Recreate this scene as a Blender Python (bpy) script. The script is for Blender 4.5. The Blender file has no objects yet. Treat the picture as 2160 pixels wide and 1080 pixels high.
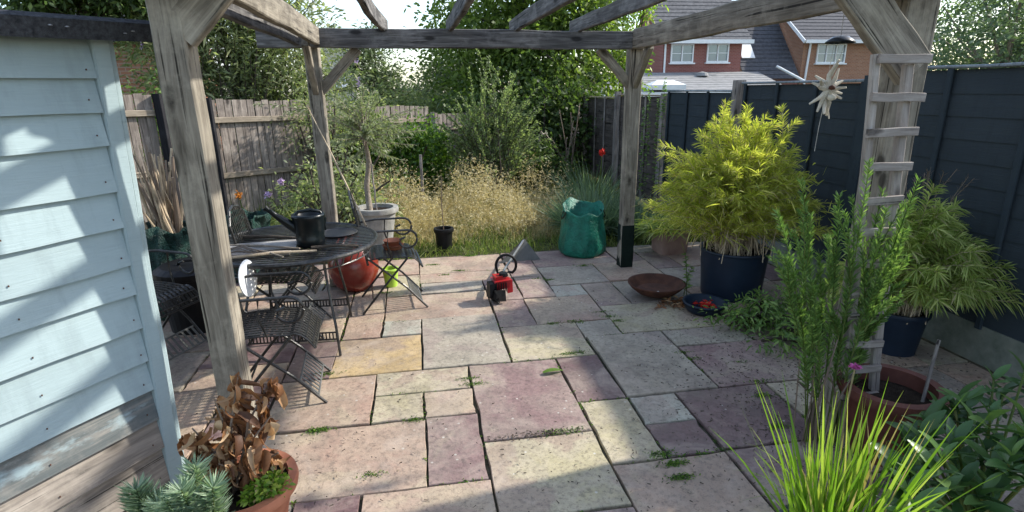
import bpy, math, random
import numpy as np
from mathutils import Vector, Matrix
random.seed(7); rng = np.random.default_rng(7)
PI = math.pi
S = bpy.context.scene
COL = S.collection
# ------------------------------------------------------------------ camera
YAW, PITCH, ROLL, EYE = math.radians(9.45), math.radians(16.6), math.radians(-0.7), 1.72
cF = Vector((math.sin(YAW)*math.cos(PITCH), math.cos(YAW)*math.cos(PITCH), -math.sin(PITCH)))
cR = Vector((math.cos(YAW), -math.sin(YAW), 0)); cU = cR.cross(cF)
R2 = cR*math.cos(ROLL)+cU*math.sin(ROLL); U2 = cU*math.cos(ROLL)-cR*math.sin(ROLL)
cam = bpy.data.cameras.new('camera'); camo = bpy.data.objects.new('camera', cam); COL.objects.link(camo)
m3 = Matrix((R2, U2, -cF)).transposed()
camo.matrix_world = Matrix.Translation((0, 0, EYE)) @ m3.to_4x4()
cam.sensor_width = 36; cam.lens = 1180/2160*36; cam.clip_start = .02; cam.clip_end = 2000
S.camera = camo
S.render.resolution_x = 1024; S.render.resolution_y = 512
# ------------------------------------------------------------------ light
SUN_AZ, SUN_EL = math.radians(81), math.radians(36)      # azimuth from +Y towards +X
W = bpy.data.worlds.new('World'); S.world = W; W.use_nodes = True
nt = W.node_tree; nt.nodes.clear()
out = nt.nodes.new('ShaderNodeOutputWorld'); bg = nt.nodes.new('ShaderNodeBackground')
sky = nt.nodes.new('ShaderNodeTexSky'); sky.sky_type = 'NISHITA'; sky.sun_disc = False
sky.ozone_density = 1.2; sky.sun_elevation = SUN_EL; sky.sun_rotation = SUN_AZ
tc = nt.nodes.new('ShaderNodeTexCoord'); mp = nt.nodes.new('ShaderNodeMapping'); mp.inputs['Scale'].default_value = (1.2, 1.2, 5)
nz = nt.nodes.new('ShaderNodeTexNoise'); nz.inputs['Scale'].default_value = 2.2; nz.inputs['Detail'].default_value = 7; nz.inputs['Roughness'].default_value = .6
rp = nt.nodes.new('ShaderNodeValToRGB'); rp.color_ramp.elements[0].position = .47; rp.color_ramp.elements[1].position = .68
mx = nt.nodes.new('ShaderNodeMixRGB'); mx.inputs['Color2'].default_value = (3.3, 3.4, 3.55, 1)
nt.links.new(tc.outputs['Generated'], mp.inputs['Vector']); nt.links.new(mp.outputs[0], nz.inputs['Vector'])
nt.links.new(nz.outputs['Fac'], rp.inputs['Fac']); nt.links.new(rp.outputs['Color'], mx.inputs['Fac'])
nt.links.new(sky.outputs['Color'], mx.inputs['Color1']); nt.links.new(mx.outputs['Color'], bg.inputs['Color'])
nt.links.new(bg.outputs[0], out.inputs[0]); bg.inputs['Strength'].default_value = .15
sl = bpy.data.lights.new('sun', 'SUN'); sl.energy = 2.75; sl.angle = math.radians(1.2); sl.color = (1, .95, .86)
so = bpy.data.objects.new('sun', sl); COL.objects.link(so)
sd = Vector((math.sin(SUN_AZ)*math.cos(SUN_EL), math.cos(SUN_AZ)*math.cos(SUN_EL), math.sin(SUN_EL)))
so.rotation_euler = sd.to_track_quat('Z', 'Y').to_euler(); so.location = sd*60
S.view_settings.view_transform = 'Standard'; S.view_settings.look = 'None'
S.view_settings.exposure = 1.3; S.view_settings.gamma = 1; S.view_settings.use_curve_mapping = False

# ------------------------------------------------------------------ materials
def srgb(*c): return tuple(c)+(1,)
class MT:
    def __init__(s, name, rough=.7, spec=.3, metal=0):
        s.m = bpy.data.materials.new(name); s.m.use_nodes = True; s.t = s.m.node_tree; s.n = s.t.nodes; s.l = s.t.links
        s.p = s.n['Principled BSDF']; s.p.inputs['Roughness'].default_value = rough; s.p.inputs['Metallic'].default_value = metal
        s.p.inputs['Specular IOR Level'].default_value = spec
    def add(s, t, **k):
        n = s.n.new(t)
        for a, b in k.items():
            if a in n.inputs: n.inputs[a].default_value = b
            else: setattr(n, a, b)
        return n
    def link(s, a, b): s.l.new(a, b)
    def coord(s, scale=(1, 1, 1), rand=False, kind='Object'):
        c = s.add('ShaderNodeTexCoord'); m = s.add('ShaderNodeMapping', Scale=scale); s.link(c.outputs[kind], m.inputs['Vector'])
        if rand:
            oi = s.add('ShaderNodeObjectInfo'); mu = s.add('ShaderNodeVectorMath', operation='SCALE'); mu.inputs[0].default_value = (37, 53, 71)
            s.link(oi.outputs['Random'], mu.inputs['Scale']); s.link(mu.outputs[0], m.inputs['Location'])
        return m.outputs[0]
    def noise(s, vec, scale, detail=6, rough=.6, dist=0):
        n = s.add('ShaderNodeTexNoise', Scale=scale, Detail=detail, Roughness=rough, Distortion=dist); s.link(vec, n.inputs['Vector']); return n.outputs['Fac']
    def ramp(s, fac, stops):
        r = s.add('ShaderNodeValToRGB'); e = r.color_ramp.elements
        while len(e) < len(stops): e.new(.5)
        for i, (p, c) in enumerate(stops): e[i].position = p; e[i].color = tuple(c)+(1,) if len(c) == 3 else c
        s.link(fac, r.inputs['Fac']); return r.outputs['Color']
    def mix(s, fac, a, b, mode='MIX'):
        m = s.add('ShaderNodeMixRGB', blend_type=mode)
        for v, k in ((fac, 'Fac'), (a, 'Color1'), (b, 'Color2')):
            if hasattr(v, 'is_output'): s.link(v, m.inputs[k])
            else: m.inputs[k].default_value = v if not isinstance(v, tuple) else (v+(1,) if len(v) == 3 else v)
        return m.outputs['Color']
    def base(s, c): s.link(c, s.p.inputs['Base Color']); return s
    def bump(s, h, strength=.3, dist=.01):
        b = s.add('ShaderNodeBump', Strength=strength, Distance=dist); s.link(h, b.inputs['Height']); s.link(b.outputs[0], s.p.inputs['Normal']); return s
M = {}
def simple(name, c1, c2, scale=8, rough=.7, spec=.3, bump=.2, metal=0, bd=.005, rand=True):
    t = MT(name, rough, spec, metal); v = t.coord(rand=rand); n = t.noise(v, scale)
    t.base(t.ramp(n, [(.3, c1), (.7, c2)])); t.bump(t.noise(v, scale*4), bump, bd); M[name] = t.m; return t
def wood(name, cd, cm, cl, along=2, rough=.85, paint=None, bare=.0, bd=.004, st=.6, axis=2):
    t = MT(name, rough, .2)
    sc = [26, 26, 26]; sc[axis] = along
    v = t.coord(tuple(sc), True); g = t.noise(v, 1.6, 8, .65, .6); fine = t.noise(v, 6, 4, .6)
    v2 = t.coord((3, 3, 3), True); big = t.noise(v2, .8, 3)
    c = t.ramp(g, [(.28, cd), (.5, cm), (.72, cl)])
    c = t.mix(t.ramp(big, [(.35, (0, 0, 0)), (.7, (.55, .55, .55))]), c, cd)
    sc3 = [44, 44, 44]; sc3[axis] = along*.45
    crk = t.ramp(t.noise(t.coord(tuple(sc3), True), 1, 3, .5, .3), [(.335, (1, 1, 1)), (.37, (0, 0, 0))])
    if not paint: c = t.mix(crk, c, tuple(x*.35 for x in cd))
    ks = [7, 7, 7]; ks[axis] = 2.6; kv = t.add('ShaderNodeTexVoronoi', Scale=1.0); t.link(t.coord(tuple(ks), True), kv.inputs['Vector'])
    kn = t.ramp(kv.outputs['Distance'], [(.10, (.85, .85, .85)), (.17, (0, 0, 0))])
    c = t.mix(kn, c, tuple(x*.4 for x in cd))
    c = t.mix(t.ramp(t.noise(t.coord((1.6, 1.6, 1.6), True), 3, 6, .7), [(.5, (0, 0, 0)), (.75, (.5, .5, .5))]), c, tuple(min(1, x*1.25) for x in cl))
    if paint:
        pn = t.ramp(t.noise(t.coord((1.5, 1.5, 4), True), 1.6, 8, .62), [(max(bare-.04, 0), (0, 0, 0)), (bare+.04, (1, 1, 1))]) if bare else None
        tint = t.mix(t.ramp(fine, [(.3, (0, 0, 0)), (.75, (.35, .35, .35))]), paint, tuple(x*.75 for x in paint))
        tint = t.mix(t.ramp(big, [(.3, (0, 0, 0)), (.7, (.3, .3, .3))]), tint, tuple(min(1, x*1.18+.02) for x in paint))
        c = t.mix(pn, c, tint) if pn is not None else tint
    if paint:
        ds = [9, 9, 9]; ds[2 if axis != 2 else 2] = 1.2 if axis != 2 else 9
        c = t.mix(t.ramp(t.noise(t.coord(tuple(ds), True), 1.2, 6, .7), [(.5, (0, 0, 0)), (.72, (.4, .4, .4))]), c, tuple(x*.55 for x in paint))
        oi = t.add('ShaderNodeObjectInfo'); c = t.mix(t.ramp(oi.outputs['Random'], [(0, (0, 0, 0)), (1, (.3, .3, .3))]), c, tuple(x*.7 for x in paint))
    t.base(c)
    hh = t.mix(.5, g, fine); t.bump(hh, st, bd); M[name] = t.m; return t
wood('pergola_wood', (.085, .074, .058), (.25, .22, .175), (.43, .39, .31), st=.9)
wood('pergola_dark_wood', (.04, .038, .036), (.14, .132, .125), (.32, .305, .285), st=.9)
wood('grey_wood', (.10, .09, .085), (.24, .21, .19), (.38, .34, .30))
wood('ladder_wood', (.15, .125, .11), (.31, .27, .235), (.44, .40, .36))
wood('fence_board', (.08, .068, .06), (.24, .20, .17), (.40, .35, .30), bd=.006)
wood('fence_rail', (.14, .11, .08), (.30, .25, .19), (.42, .36, .28))
wood('shade_side_wood', (.006, .006, .007), (.015, .015, .018), (.03, .03, .035))  # shade side of two fence posts put into the colour as near-black
wood('old_fence', (.035, .03, .027), (.09, .075, .065), (.16, .13, .11), axis=1)
wood('blue_fence', (.02, .02, .02), (.03, .03, .03), (.05, .05, .05), paint=(.034, .045, .054), axis=1, st=1)
wood('blue_batten', (.02, .02, .02), (.03, .03, .03), (.05, .05, .05), paint=(.03, .042, .052))
wood('fence_cap', (.12, .14, .15), (.22, .25, .27), (.33, .36, .38), axis=1)
wood('shed_paint', (.1, .09, .08), (.2, .18, .15), (.3, .27, .22), paint=(.33, .415, .43), st=.8, bd=.003, axis=0, along=1.6)
wood('shed_worn', (.03, .03, .03), (.12, .115, .105), (.33, .28, .23), paint=(.33, .415, .43), bare=.61, axis=0, along=1.6)
wood('shed_bare', (.10, .09, .08), (.27, .235, .20), (.42, .375, .32), axis=0, along=1.6)
wood('cane', (.30, .23, .15), (.48, .38, .26), (.62, .52, .38), along=3)
simple('felt', (.02, .022, .026), (.07, .075, .085), 60, .95, .2, .8)
simple('black_metal', (.014, .015, .015), (.06, .058, .055), 40, .32, .5, .25, .3)
simple('grey_metal', (.25, .25, .25), (.4, .4, .4), 30, .35, .5, .1, .8)
simple('dark_plastic', (.002, .004, .005), (.004, .008, .009), 12, .3, .35, .1)
simple('black_plastic', (.004, .004, .005), (.009, .009, .01), 12, .5, .25, .1)
simple('green_black', (.003, .009, .007), (.008, .018, .014), 12, .6, .2, .3)
simple('navy_glaze', (.006, .014, .028), (.012, .024, .045), 6, .45, .35, .15)
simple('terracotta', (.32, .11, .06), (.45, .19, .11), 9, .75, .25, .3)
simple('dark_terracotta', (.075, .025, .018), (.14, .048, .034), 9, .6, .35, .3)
simple('pink_clay', (.28, .17, .14), (.40, .27, .22), 7, .85, .2, .4)
simple('red_glaze', (.16, .02, .013), (.25, .04, .025), 4, .22, .6, .1)
simple('lime_glaze', (.30, .50, .04), (.42, .62, .07), 4, .35, .5, .1)
simple('rust', (.045, .018, .012), (.12, .048, .028), 14, .75, .3, .4)
simple('stone_urn', (.20, .20, .18), (.36, .35, .32), 12, .85, .2, .4)
simple('soil', (.018, .013, .01), (.05, .038, .028), 30, 1, .1, 1, bd=.02)
simple('bark', (.16, .13, .10), (.34, .29, .23), 22, .9, .2, .8, bd=.01)
simple('dark_bark', (.05, .04, .03), (.11, .09, .07), 22, .9, .2, .8, bd=.01)
simple('concrete', (.12, .14, .11), (.24, .25, .21), 9, .9, .2, .5)
simple('white_paint', (.68, .70, .70), (.78, .79, .79), 5, .5, .3, .05)
simple('driftwood', (.42, .38, .30), (.68, .64, .55), 20, .8, .2, .3)
simple('grey_cover', (.08, .085, .08), (.15, .15, .14), 9, .6, .4, .2)
simple('red_plastic', (.30, .008, .012), (.40, .02, .022), 9, .3, .6, .05)
simple('tray_dark', (.025, .024, .024), (.06, .055, .05), 9, .5, .4, .2)
simple('paper', (.20, .19, .18), (.40, .38, .35), 9, .9, .2, .3)
simple('stone_cream', (.50, .47, .38), (.62, .58, .48), 3, .9, .2, .1)
simple('pink_petal', (.45, .08, .26), (.60, .16, .38), 9, .6, .2, .1)
simple('lilac_petal', (.42, .30, .50), (.60, .46, .66), 9, .6, .2, .1)
simple('red_petal', (.5, .02, .015), (.65, .05, .03), 9, .6, .2, .1)
simple('orange_petal', (.6, .18, .02), (.75, .30, .05), 9, .6, .2, .1)
simple('moss', (.03, .05, .012), (.08, .12, .03), 30, 1, .1, 1)
simple('cord', (.3, .29, .26), (.45, .43, .4), 30, .8, .2, .1)
simple('patio_bed', (.035, .038, .022), (.12, .11, .08), 25, 1, .1, 1, bd=.01)
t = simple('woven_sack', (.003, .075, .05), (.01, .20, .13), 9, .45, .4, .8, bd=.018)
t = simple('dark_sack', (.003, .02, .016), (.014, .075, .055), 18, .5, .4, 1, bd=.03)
t = MT('garden_soil', .95, .1); v = t.coord(); t.base(t.ramp(t.noise(v, 1.7, 8), [(.3, (.03, .035, .014)), (.55, (.07, .075, .03)), (.75, (.13, .11, .06))])); t.bump(t.noise(v, 25), 1, .03); M['garden_soil'] = t.m
def stone(name, a, b, c=None):
    t = MT(name, .62, .35); v = t.coord(rand=True)
    n1 = t.noise(v, 2.1, 5, .55, .8); n2 = t.noise(v, 22, 6, .7); n3 = t.noise(v, 90, 3)
    st = [(.36, a), (.58, b)]
    if c: st = [(.40, a), (.47, b), (.52, b), (.57, c)]
    col = t.ramp(n1, st)
    col = t.mix(.4, col, t.ramp(n2, [(.3, tuple(x*.45 for x in a)), (.5, a), (.75, tuple(min(1, x*1.35) for x in b))]))
    col = t.mix(t.ramp(n3, [(.62, (0, 0, 0)), (.72, (.55, .55, .55))]), col, (.06, .05, .045))
    vo = t.add('ShaderNodeTexVoronoi', Scale=26); t.link(v, vo.inputs['Vector'])
    pick = t.add('ShaderNodeMath', operation='LESS_THAN'); t.link(vo.outputs['Distance'], pick.inputs[0]); pick.inputs[1].default_value = .17
    pk2 = t.ramp(vo.outputs['Color'], [(.8, (0, 0, 0)), (.82, (.7, .7, .7))])
    wf = t.mix(1, pick.outputs[0], pk2, 'MULTIPLY')
    col = t.mix(t.ramp(t.noise(v, 45, 5, .75), [(.38, (.75, .75, .75)), (.5, (0, 0, 0))]), col, t.mix(.6, col, (.05, .04, .035)))
    col = t.mix(wf, col, (.58, .56, .5))
    dirt = t.ramp(t.noise(v, 5.5, 9, .8), [(.52, (0, 0, 0)), (.78, (.7, .7, .7))]); col = t.mix(dirt, col, (.09, .08, .065))
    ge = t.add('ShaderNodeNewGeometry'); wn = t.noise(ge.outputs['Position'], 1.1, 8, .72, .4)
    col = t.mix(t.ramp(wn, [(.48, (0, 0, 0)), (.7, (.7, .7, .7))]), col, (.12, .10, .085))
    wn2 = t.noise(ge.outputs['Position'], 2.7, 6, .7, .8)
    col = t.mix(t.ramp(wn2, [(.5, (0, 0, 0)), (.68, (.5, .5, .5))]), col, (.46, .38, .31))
    t.base(col); rv = t.noise(v, 7, 9, .7, 1.5); t.bump(t.mix(.5, rv, n2), .8, .01); M[name] = t.m
stone('stone_mauve', (.24,.155,.145),(.31,.235,.20),(.39,.33,.245))
stone('stone_dark', (.15,.088,.088),(.21,.145,.135),(.30,.23,.195))
stone('stone_pink', (.39,.265,.20),(.41,.315,.235),(.45,.38,.265))
stone('stone_buff', (.43,.375,.235),(.44,.38,.275),(.34,.245,.205))
stone('stone_grey', (.35,.31,.24),(.38,.335,.265),(.30,.235,.205))
stone('stone_pale', (.38,.375,.30),(.43,.42,.345),(.36,.30,.25))
stone('stone_yellow', (.50,.355,.165),(.47,.35,.195),(.31,.24,.21))
def leafmat(name, c1, c2, c3=None, tr=.35, dead=None, rough=.5, trc=None, spec=.35):
    t = MT(name, rough, spec); g = t.add('ShaderNodeNewGeometry')
    st = [(0, c1), (1, c2)] if not c3 else [(0, c1), (.6, c2), (1, c3)]
    if dead: st = [(a*.9, b) for a, b in st]+[(.93, dead)]
    oi = t.add('ShaderNodeObjectInfo'); ad = t.add('ShaderNodeMath', operation='ADD'); fc = t.add('ShaderNodeMath', operation='FRACT')
    t.link(g.outputs['Random Per Island'], ad.inputs[0]); t.link(oi.outputs['Random'], ad.inputs[1]); t.link(ad.outputs[0], fc.inputs[0])
    c = t.ramp(fc.outputs[0], st)
    v = t.coord(); c = t.mix(t.ramp(t.noise(v, 2.5, 3), [(.3, (0, 0, 0)), (.7, (.45, .45, .45))]), c, tuple(x*.55 for x in c1))
    t.base(c)
    tl = t.add('ShaderNodeBsdfTranslucent')
    cc = t.mix(1.0, c, (1.35, 1.5, .75), 'MULTIPLY') if trc is None else t.mix(1.0, c, trc, 'MULTIPLY')
    t.link(cc, tl.inputs['Color'])
    ms = t.add('ShaderNodeMixShader', Fac=tr); o = t.n['Material Output']
    t.link(t.p.outputs[0], ms.inputs[1]); t.link(tl.outputs[0], ms.inputs[2]); t.link(ms.outputs[0], o.inputs['Surface'])
    M[name] = t.m
leafmat('leaf_tree', (0.08, 0.13, 0.03), (0.16, 0.23, 0.05), (0.28, 0.36, 0.09), tr=.5)
leafmat('leaf_dark', (0.04, 0.07, 0.022), (0.08, 0.13, 0.035), (0.15, 0.21, 0.055), tr=.4)
leafmat('leaf_ever', (0.04, 0.09, 0.02), (0.1, 0.19, 0.03), (0.24, 0.38, 0.05), tr=.42, rough=.35)
leafmat('leaf_willow', (0.13, 0.18, 0.08), (0.26, 0.32, 0.16), (0.42, 0.48, 0.27), tr=.5)
leafmat('leaf_olive', (0.16, 0.19, 0.11), (0.28, 0.32, 0.19), (0.42, 0.44, 0.28), tr=.4)
leafmat('leaf_buddleia', (0.14, 0.17, 0.08), (0.28, 0.33, 0.17), (0.48, 0.48, 0.27), tr=.5)
leafmat('leaf_bamboo', (.26, .32, .05), (.54, .54, .10), (.82, .76, .22), tr=.5, dead=(.50, .40, .22))
leafmat('leaf_bamboo_green', (.20, .28, .06), (.42, .50, .15), (.66, .68, .28), tr=.45, dead=(.50, .42, .25))
leafmat('leaf_fleabane', (0.09, 0.17, 0.045), (0.18, 0.3, 0.085), (0.34, 0.46, 0.15), tr=.4)
leafmat('leaf_fresh', (0.1, 0.2, 0.02), (0.24, 0.4, 0.035), (0.46, 0.52, 0.12), tr=.4, dead=(.42, .32, .17))
leafmat('leaf_blue', (0.16, 0.25, 0.16), (0.3, 0.4, 0.27), (0.5, 0.58, 0.4), tr=.25)
leafmat('leaf_laurel', (0.035, 0.085, 0.025), (0.075, 0.16, 0.045), (0.17, 0.27, 0.08), tr=.25, rough=.38, spec=.5)
leafmat('leaf_dead', (0.09, 0.04, 0.02), (0.38, 0.18, 0.075), (0.8, 0.56, 0.32), tr=.25, trc=(1.15, .9, .55), rough=.6)
leafmat('dry_grass', (0.4, 0.34, 0.16), (0.68, 0.58, 0.32), (0.88, 0.8, 0.55), tr=.4, trc=(1.05, 1.0, .7))
leafmat('green_grass', (0.09, 0.14, 0.03), (0.17, 0.23, 0.06), (0.34, 0.34, 0.13), tr=.4)
leafmat('blue_grass', (0.11, 0.17, 0.11), (0.2, 0.28, 0.18), (0.34, 0.42, 0.28), tr=.4)
leafmat('leaf_far', (.07, .10, .05), (.12, .16, .08), (.18, .22, .12))
leafmat('leaf_pale', (.09, .14, .08), (.16, .22, .13), (.26, .32, .20), tr=.4)
leafmat('dry_twig', (.16, .12, .09), (.26, .2, .15), tr=.05)
t = MT('brick', .85, .2); v = t.coord()
def brickmat(name, c1, c2, mo, axis):
    t = MT(name, .85, .2); tc_ = t.add('ShaderNodeTexCoord'); sp = t.add('ShaderNodeSeparateXYZ'); cb = t.add('ShaderNodeCombineXYZ')
    t.link(tc_.outputs['Object'], sp.inputs[0]); t.link(sp.outputs[axis], cb.inputs[0]); t.link(sp.outputs[2], cb.inputs[1])
    b = t.add('ShaderNodeTexBrick', Scale=1.0); b.inputs['Color1'].default_value = c1+(1,); b.inputs['Color2'].default_value = c2+(1,); b.inputs['Mortar'].default_value = mo+(1,)
    b.inputs['Brick Width'].default_value = .225; b.inputs['Row Height'].default_value = .075; b.inputs['Mortar Size'].default_value = .01
    t.link(cb.outputs[0], b.inputs['Vector']); c = t.mix(t.ramp(t.noise(tc_.outputs['Object'], .7, 4), [(.3, (0, 0, 0)), (.7, (.35, .35, .35))]), b.outputs['Color'], c1)
    t.base(c); M[name] = t.m
brickmat('brick_red', (.21, .07, .058), (.28, .10, .08), (.27, .19, .17), 0)
brickmat('brick_orange', (.27, .12, .07), (.35, .17, .10), (.33, .26, .2), 1)
brickmat('brick_orange_front', (.27, .12, .07), (.35, .17, .10), (.33, .26, .2), 0)
simple('roof_tile', (.07, .07, .075), (.15, .15, .155), 6, .85, .2, .3)
simple('roof_slate', (.05, .052, .06), (.10, .10, .11), 6, .85, .2, .3)
simple('roof_felt_grey', (.20, .20, .195), (.30, .295, .29), 3, .9, .2, .3)
t = MT('window_glass', .05, .8); t.p.inputs['Base Color'].default_value = (.16, .2, .23, 1); t.p.inputs['Metallic'].default_value = .35; M['window_glass'] = t.m

# ------------------------------------------------------------------ mesh helpers
class MB:
    def __init__(s): s.V = []; s.Q = []; s.n = 0; s.T = []
    def add(s, V, Q=None, T=None):
        V = np.asarray(V, float).reshape(-1, 3); s.V.append(V)
        if Q is not None and len(Q): s.Q.append(np.asarray(Q, int)+s.n)
        if T is not None and len(T): s.T.append(np.asarray(T, int)+s.n)
        s.n += len(V); return s
    def mesh(s, name, mat, smooth=False, origin=None):
        V = np.concatenate(s.V); Q = np.concatenate(s.Q) if s.Q else np.zeros((0, 4), int); T = np.concatenate(s.T) if s.T else np.zeros((0, 3), int)
        if origin is not None: V = V-np.array(origin)
        me = bpy.data.meshes.new(name); me.vertices.add(len(V)); me.vertices.foreach_set('co', V.ravel())
        nl = len(Q)*4+len(T)*3; me.loops.add(nl); me.loops.foreach_set('vertex_index', np.concatenate([Q.ravel(), T.ravel()]).astype(np.int32))
        me.polygons.add(len(Q)+len(T))
        st = np.concatenate([np.arange(len(Q))*4, len(Q)*4+np.arange(len(T))*3]).astype(np.int32)
        me.polygons.foreach_set('loop_start', st)
        me.polygons.foreach_set('use_smooth', np.full(len(Q)+len(T), bool(smooth)))
        me.update(calc_edges=True); me.validate()
        if mat: me.materials.append(M[mat])
        return me
    def build(s, name, mat, parent=None, smooth=False, origin=None, label=None, stuff=False):
        o = bpy.data.objects.new(name, s.mesh(name, mat, smooth, origin)); COL.objects.link(o)
        if origin is not None: o.location = origin
        if parent: par(o, parent)
        if label: o['label'] = label
        if stuff: o['kind'] = 'stuff'
        return o
    # --- shapes
    def box(s, c, d, rz=0, jit=0):
        x, y, z = [k/2 for k in d]
        V = np.array([(-x, -y, -z), (x, -y, -z), (x, y, -z), (-x, y, -z), (-x, -y, z), (x, -y, z), (x, y, z), (-x, y, z)])
        if jit: V = V+rng.normal(0, jit, V.shape)
        ca, sa = math.cos(rz), math.sin(rz); V = np.c_[V[:, 0]*ca-V[:, 1]*sa, V[:, 0]*sa+V[:, 1]*ca, V[:, 2]]+np.array(c)
        return s.add(V, [(0, 3, 2, 1), (4, 5, 6, 7), (0, 1, 5, 4), (1, 2, 6, 5), (2, 3, 7, 6), (3, 0, 4, 7)])
    def sweep(s, pts, r, sides=6, up=(0, 0, 1), rect=None, closed=False, cap=True):
        P = np.asarray(pts, float); n = len(P)
        if closed: Tn = np.roll(P, -1, 0)-np.roll(P, 1, 0)
        else: Tn = np.gradient(P, axis=0)
        Tn /= np.linalg.norm(Tn, axis=1)[:, None]+1e-9
        u = np.array(up, float); Sd = np.cross(Tn, u); l = np.linalg.norm(Sd, axis=1)
        if (l < .05).any(): u = np.array((.9, .3, .1)) if rect is None else np.array((0, 1., 0)); Sd = np.cross(Tn, u); l = np.linalg.norm(Sd, axis=1)
        Sd /= l[:, None]; Up = np.cross(Sd, Tn)
        R = np.full(n, float(r)) if np.isscalar(r) else np.asarray(r, float)
        if rect: pf = np.array([(-rect[0]/2, -rect[1]/2), (rect[0]/2, -rect[1]/2), (rect[0]/2, rect[1]/2), (-rect[0]/2, rect[1]/2)]); R = np.ones(n)*(R if r else 1) if r else np.ones(n)
        else:
            a = np.arange(sides)*2*PI/sides; pf = np.c_[np.cos(a), np.sin(a)]
        k = len(pf)
        V = P[:, None, :]+R[:, None, None]*(pf[None, :, 0:1]*Sd[:, None, :]+pf[None, :, 1:2]*Up[:, None, :])
        i = np.arange(n if closed else n-1); j = np.arange(k)
        a_ = (i[:, None]*k+j).ravel(); b_ = (i[:, None]*k+(j+1) % k).ravel(); i2 = (i+1) % n
        c_ = (i2[:, None]*k+(j+1) % k).ravel(); d_ = (i2[:, None]*k+j).ravel()
        s.add(V, np.c_[a_, b_, c_, d_])
        if cap and not closed:
            b0 = s.n-n*k
            T = [(0, j, j+1) for j in range(1, k-1)]; e = (n-1)*k; T += [(e, e+j+1, e+j) for j in range(1, k-1)]
            s.T.append(np.array(T)+b0)
        return s
    def lathe(s, prof, c, seg=28, wob=0, sq=None):
        P = np.array(prof, float); n = len(P); a = np.arange(seg)*2*PI/seg
        ra = 1+wob*np.sin(a*3+1)+wob*.6*np.sin(a*5+2)
        if sq:   # superellipse
            ra = ra/(np.abs(np.cos(a))**sq+np.abs(np.sin(a))**sq)**(1/sq)
        V = np.stack([P[:, None, 0]*(np.cos(a)*ra)[None], P[:, None, 0]*(np.sin(a)*ra)[None], np.repeat(P[:, 1:2], seg, 1)], -1)+np.array(c)
        i = np.arange(n-1); j = np.arange(seg); A = (i[:, None]*seg+j).ravel(); B = (i[:, None]*seg+(j+1) % seg).ravel()
        return s.add(V, np.c_[A, B, B+seg, A+seg])
    def ribbons(s, P, D, L, Wd, nseg=2, bend=.3, N=None, prof=None):
        P = np.asarray(P, float).reshape(-1, 3); n = len(P)
        D = np.asarray(D, float).reshape(-1, 3); D = D/(np.linalg.norm(D, axis=1)[:, None]+1e-9)
        if N is None: N = rng.normal(0, 1, (n, 3))
        Sd = np.cross(D, N); Sd /= np.linalg.norm(Sd, axis=1)[:, None]+1e-9
        L = np.broadcast_to(L, n); Wd = np.broadcast_to(Wd, n); bend = np.broadcast_to(bend, n)
        t = np.linspace(0, 1, nseg+1); pf = np.array(prof) if prof is not None else np.maximum(np.sin(PI*np.clip(t*.93+.07, 0, 1))**.8, .04)
        C_ = P[:, None]+D[:, None]*(L[:, None]*t)[..., None]; C_[..., 2] -= L[:, None]*bend[:, None]*t**2
        w = (Wd[:, None]*pf)[..., None]*Sd[:, None]*.5
        V = np.stack([C_-w, C_+w], 2)
        b = (np.arange(n)*(nseg+1)*2)[:, None]+np.arange(nseg)*2; b = b.ravel()
        return s.add(V, np.c_[b, b+1, b+3, b+2])
def par(o, p):
    o.parent = p; o.matrix_parent_inverse = Matrix.LocRotScale(p.location, p.rotation_euler, None).inverted() if p.get('_w', 1) else Matrix()
def tag(o, label, cat, group=None):
    o['label'] = label; o['category'] = cat
    if group: o['group'] = group
    return o
def thing(name, label, cat, loc=(0, 0, 0), group=None):
    o = bpy.data.objects.new(name, None); COL.objects.link(o); o.location = loc; o.empty_display_size = .1
    return tag(o, label, cat, group)
def struct(o): o['kind'] = 'structure'; return o
def copy_tree(o, parent=None):
    c = o.copy(); COL.objects.link(c)
    if parent is not None: c.parent = parent
    for ch in list(o.children): copy_tree(ch, c)
    return c
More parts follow.
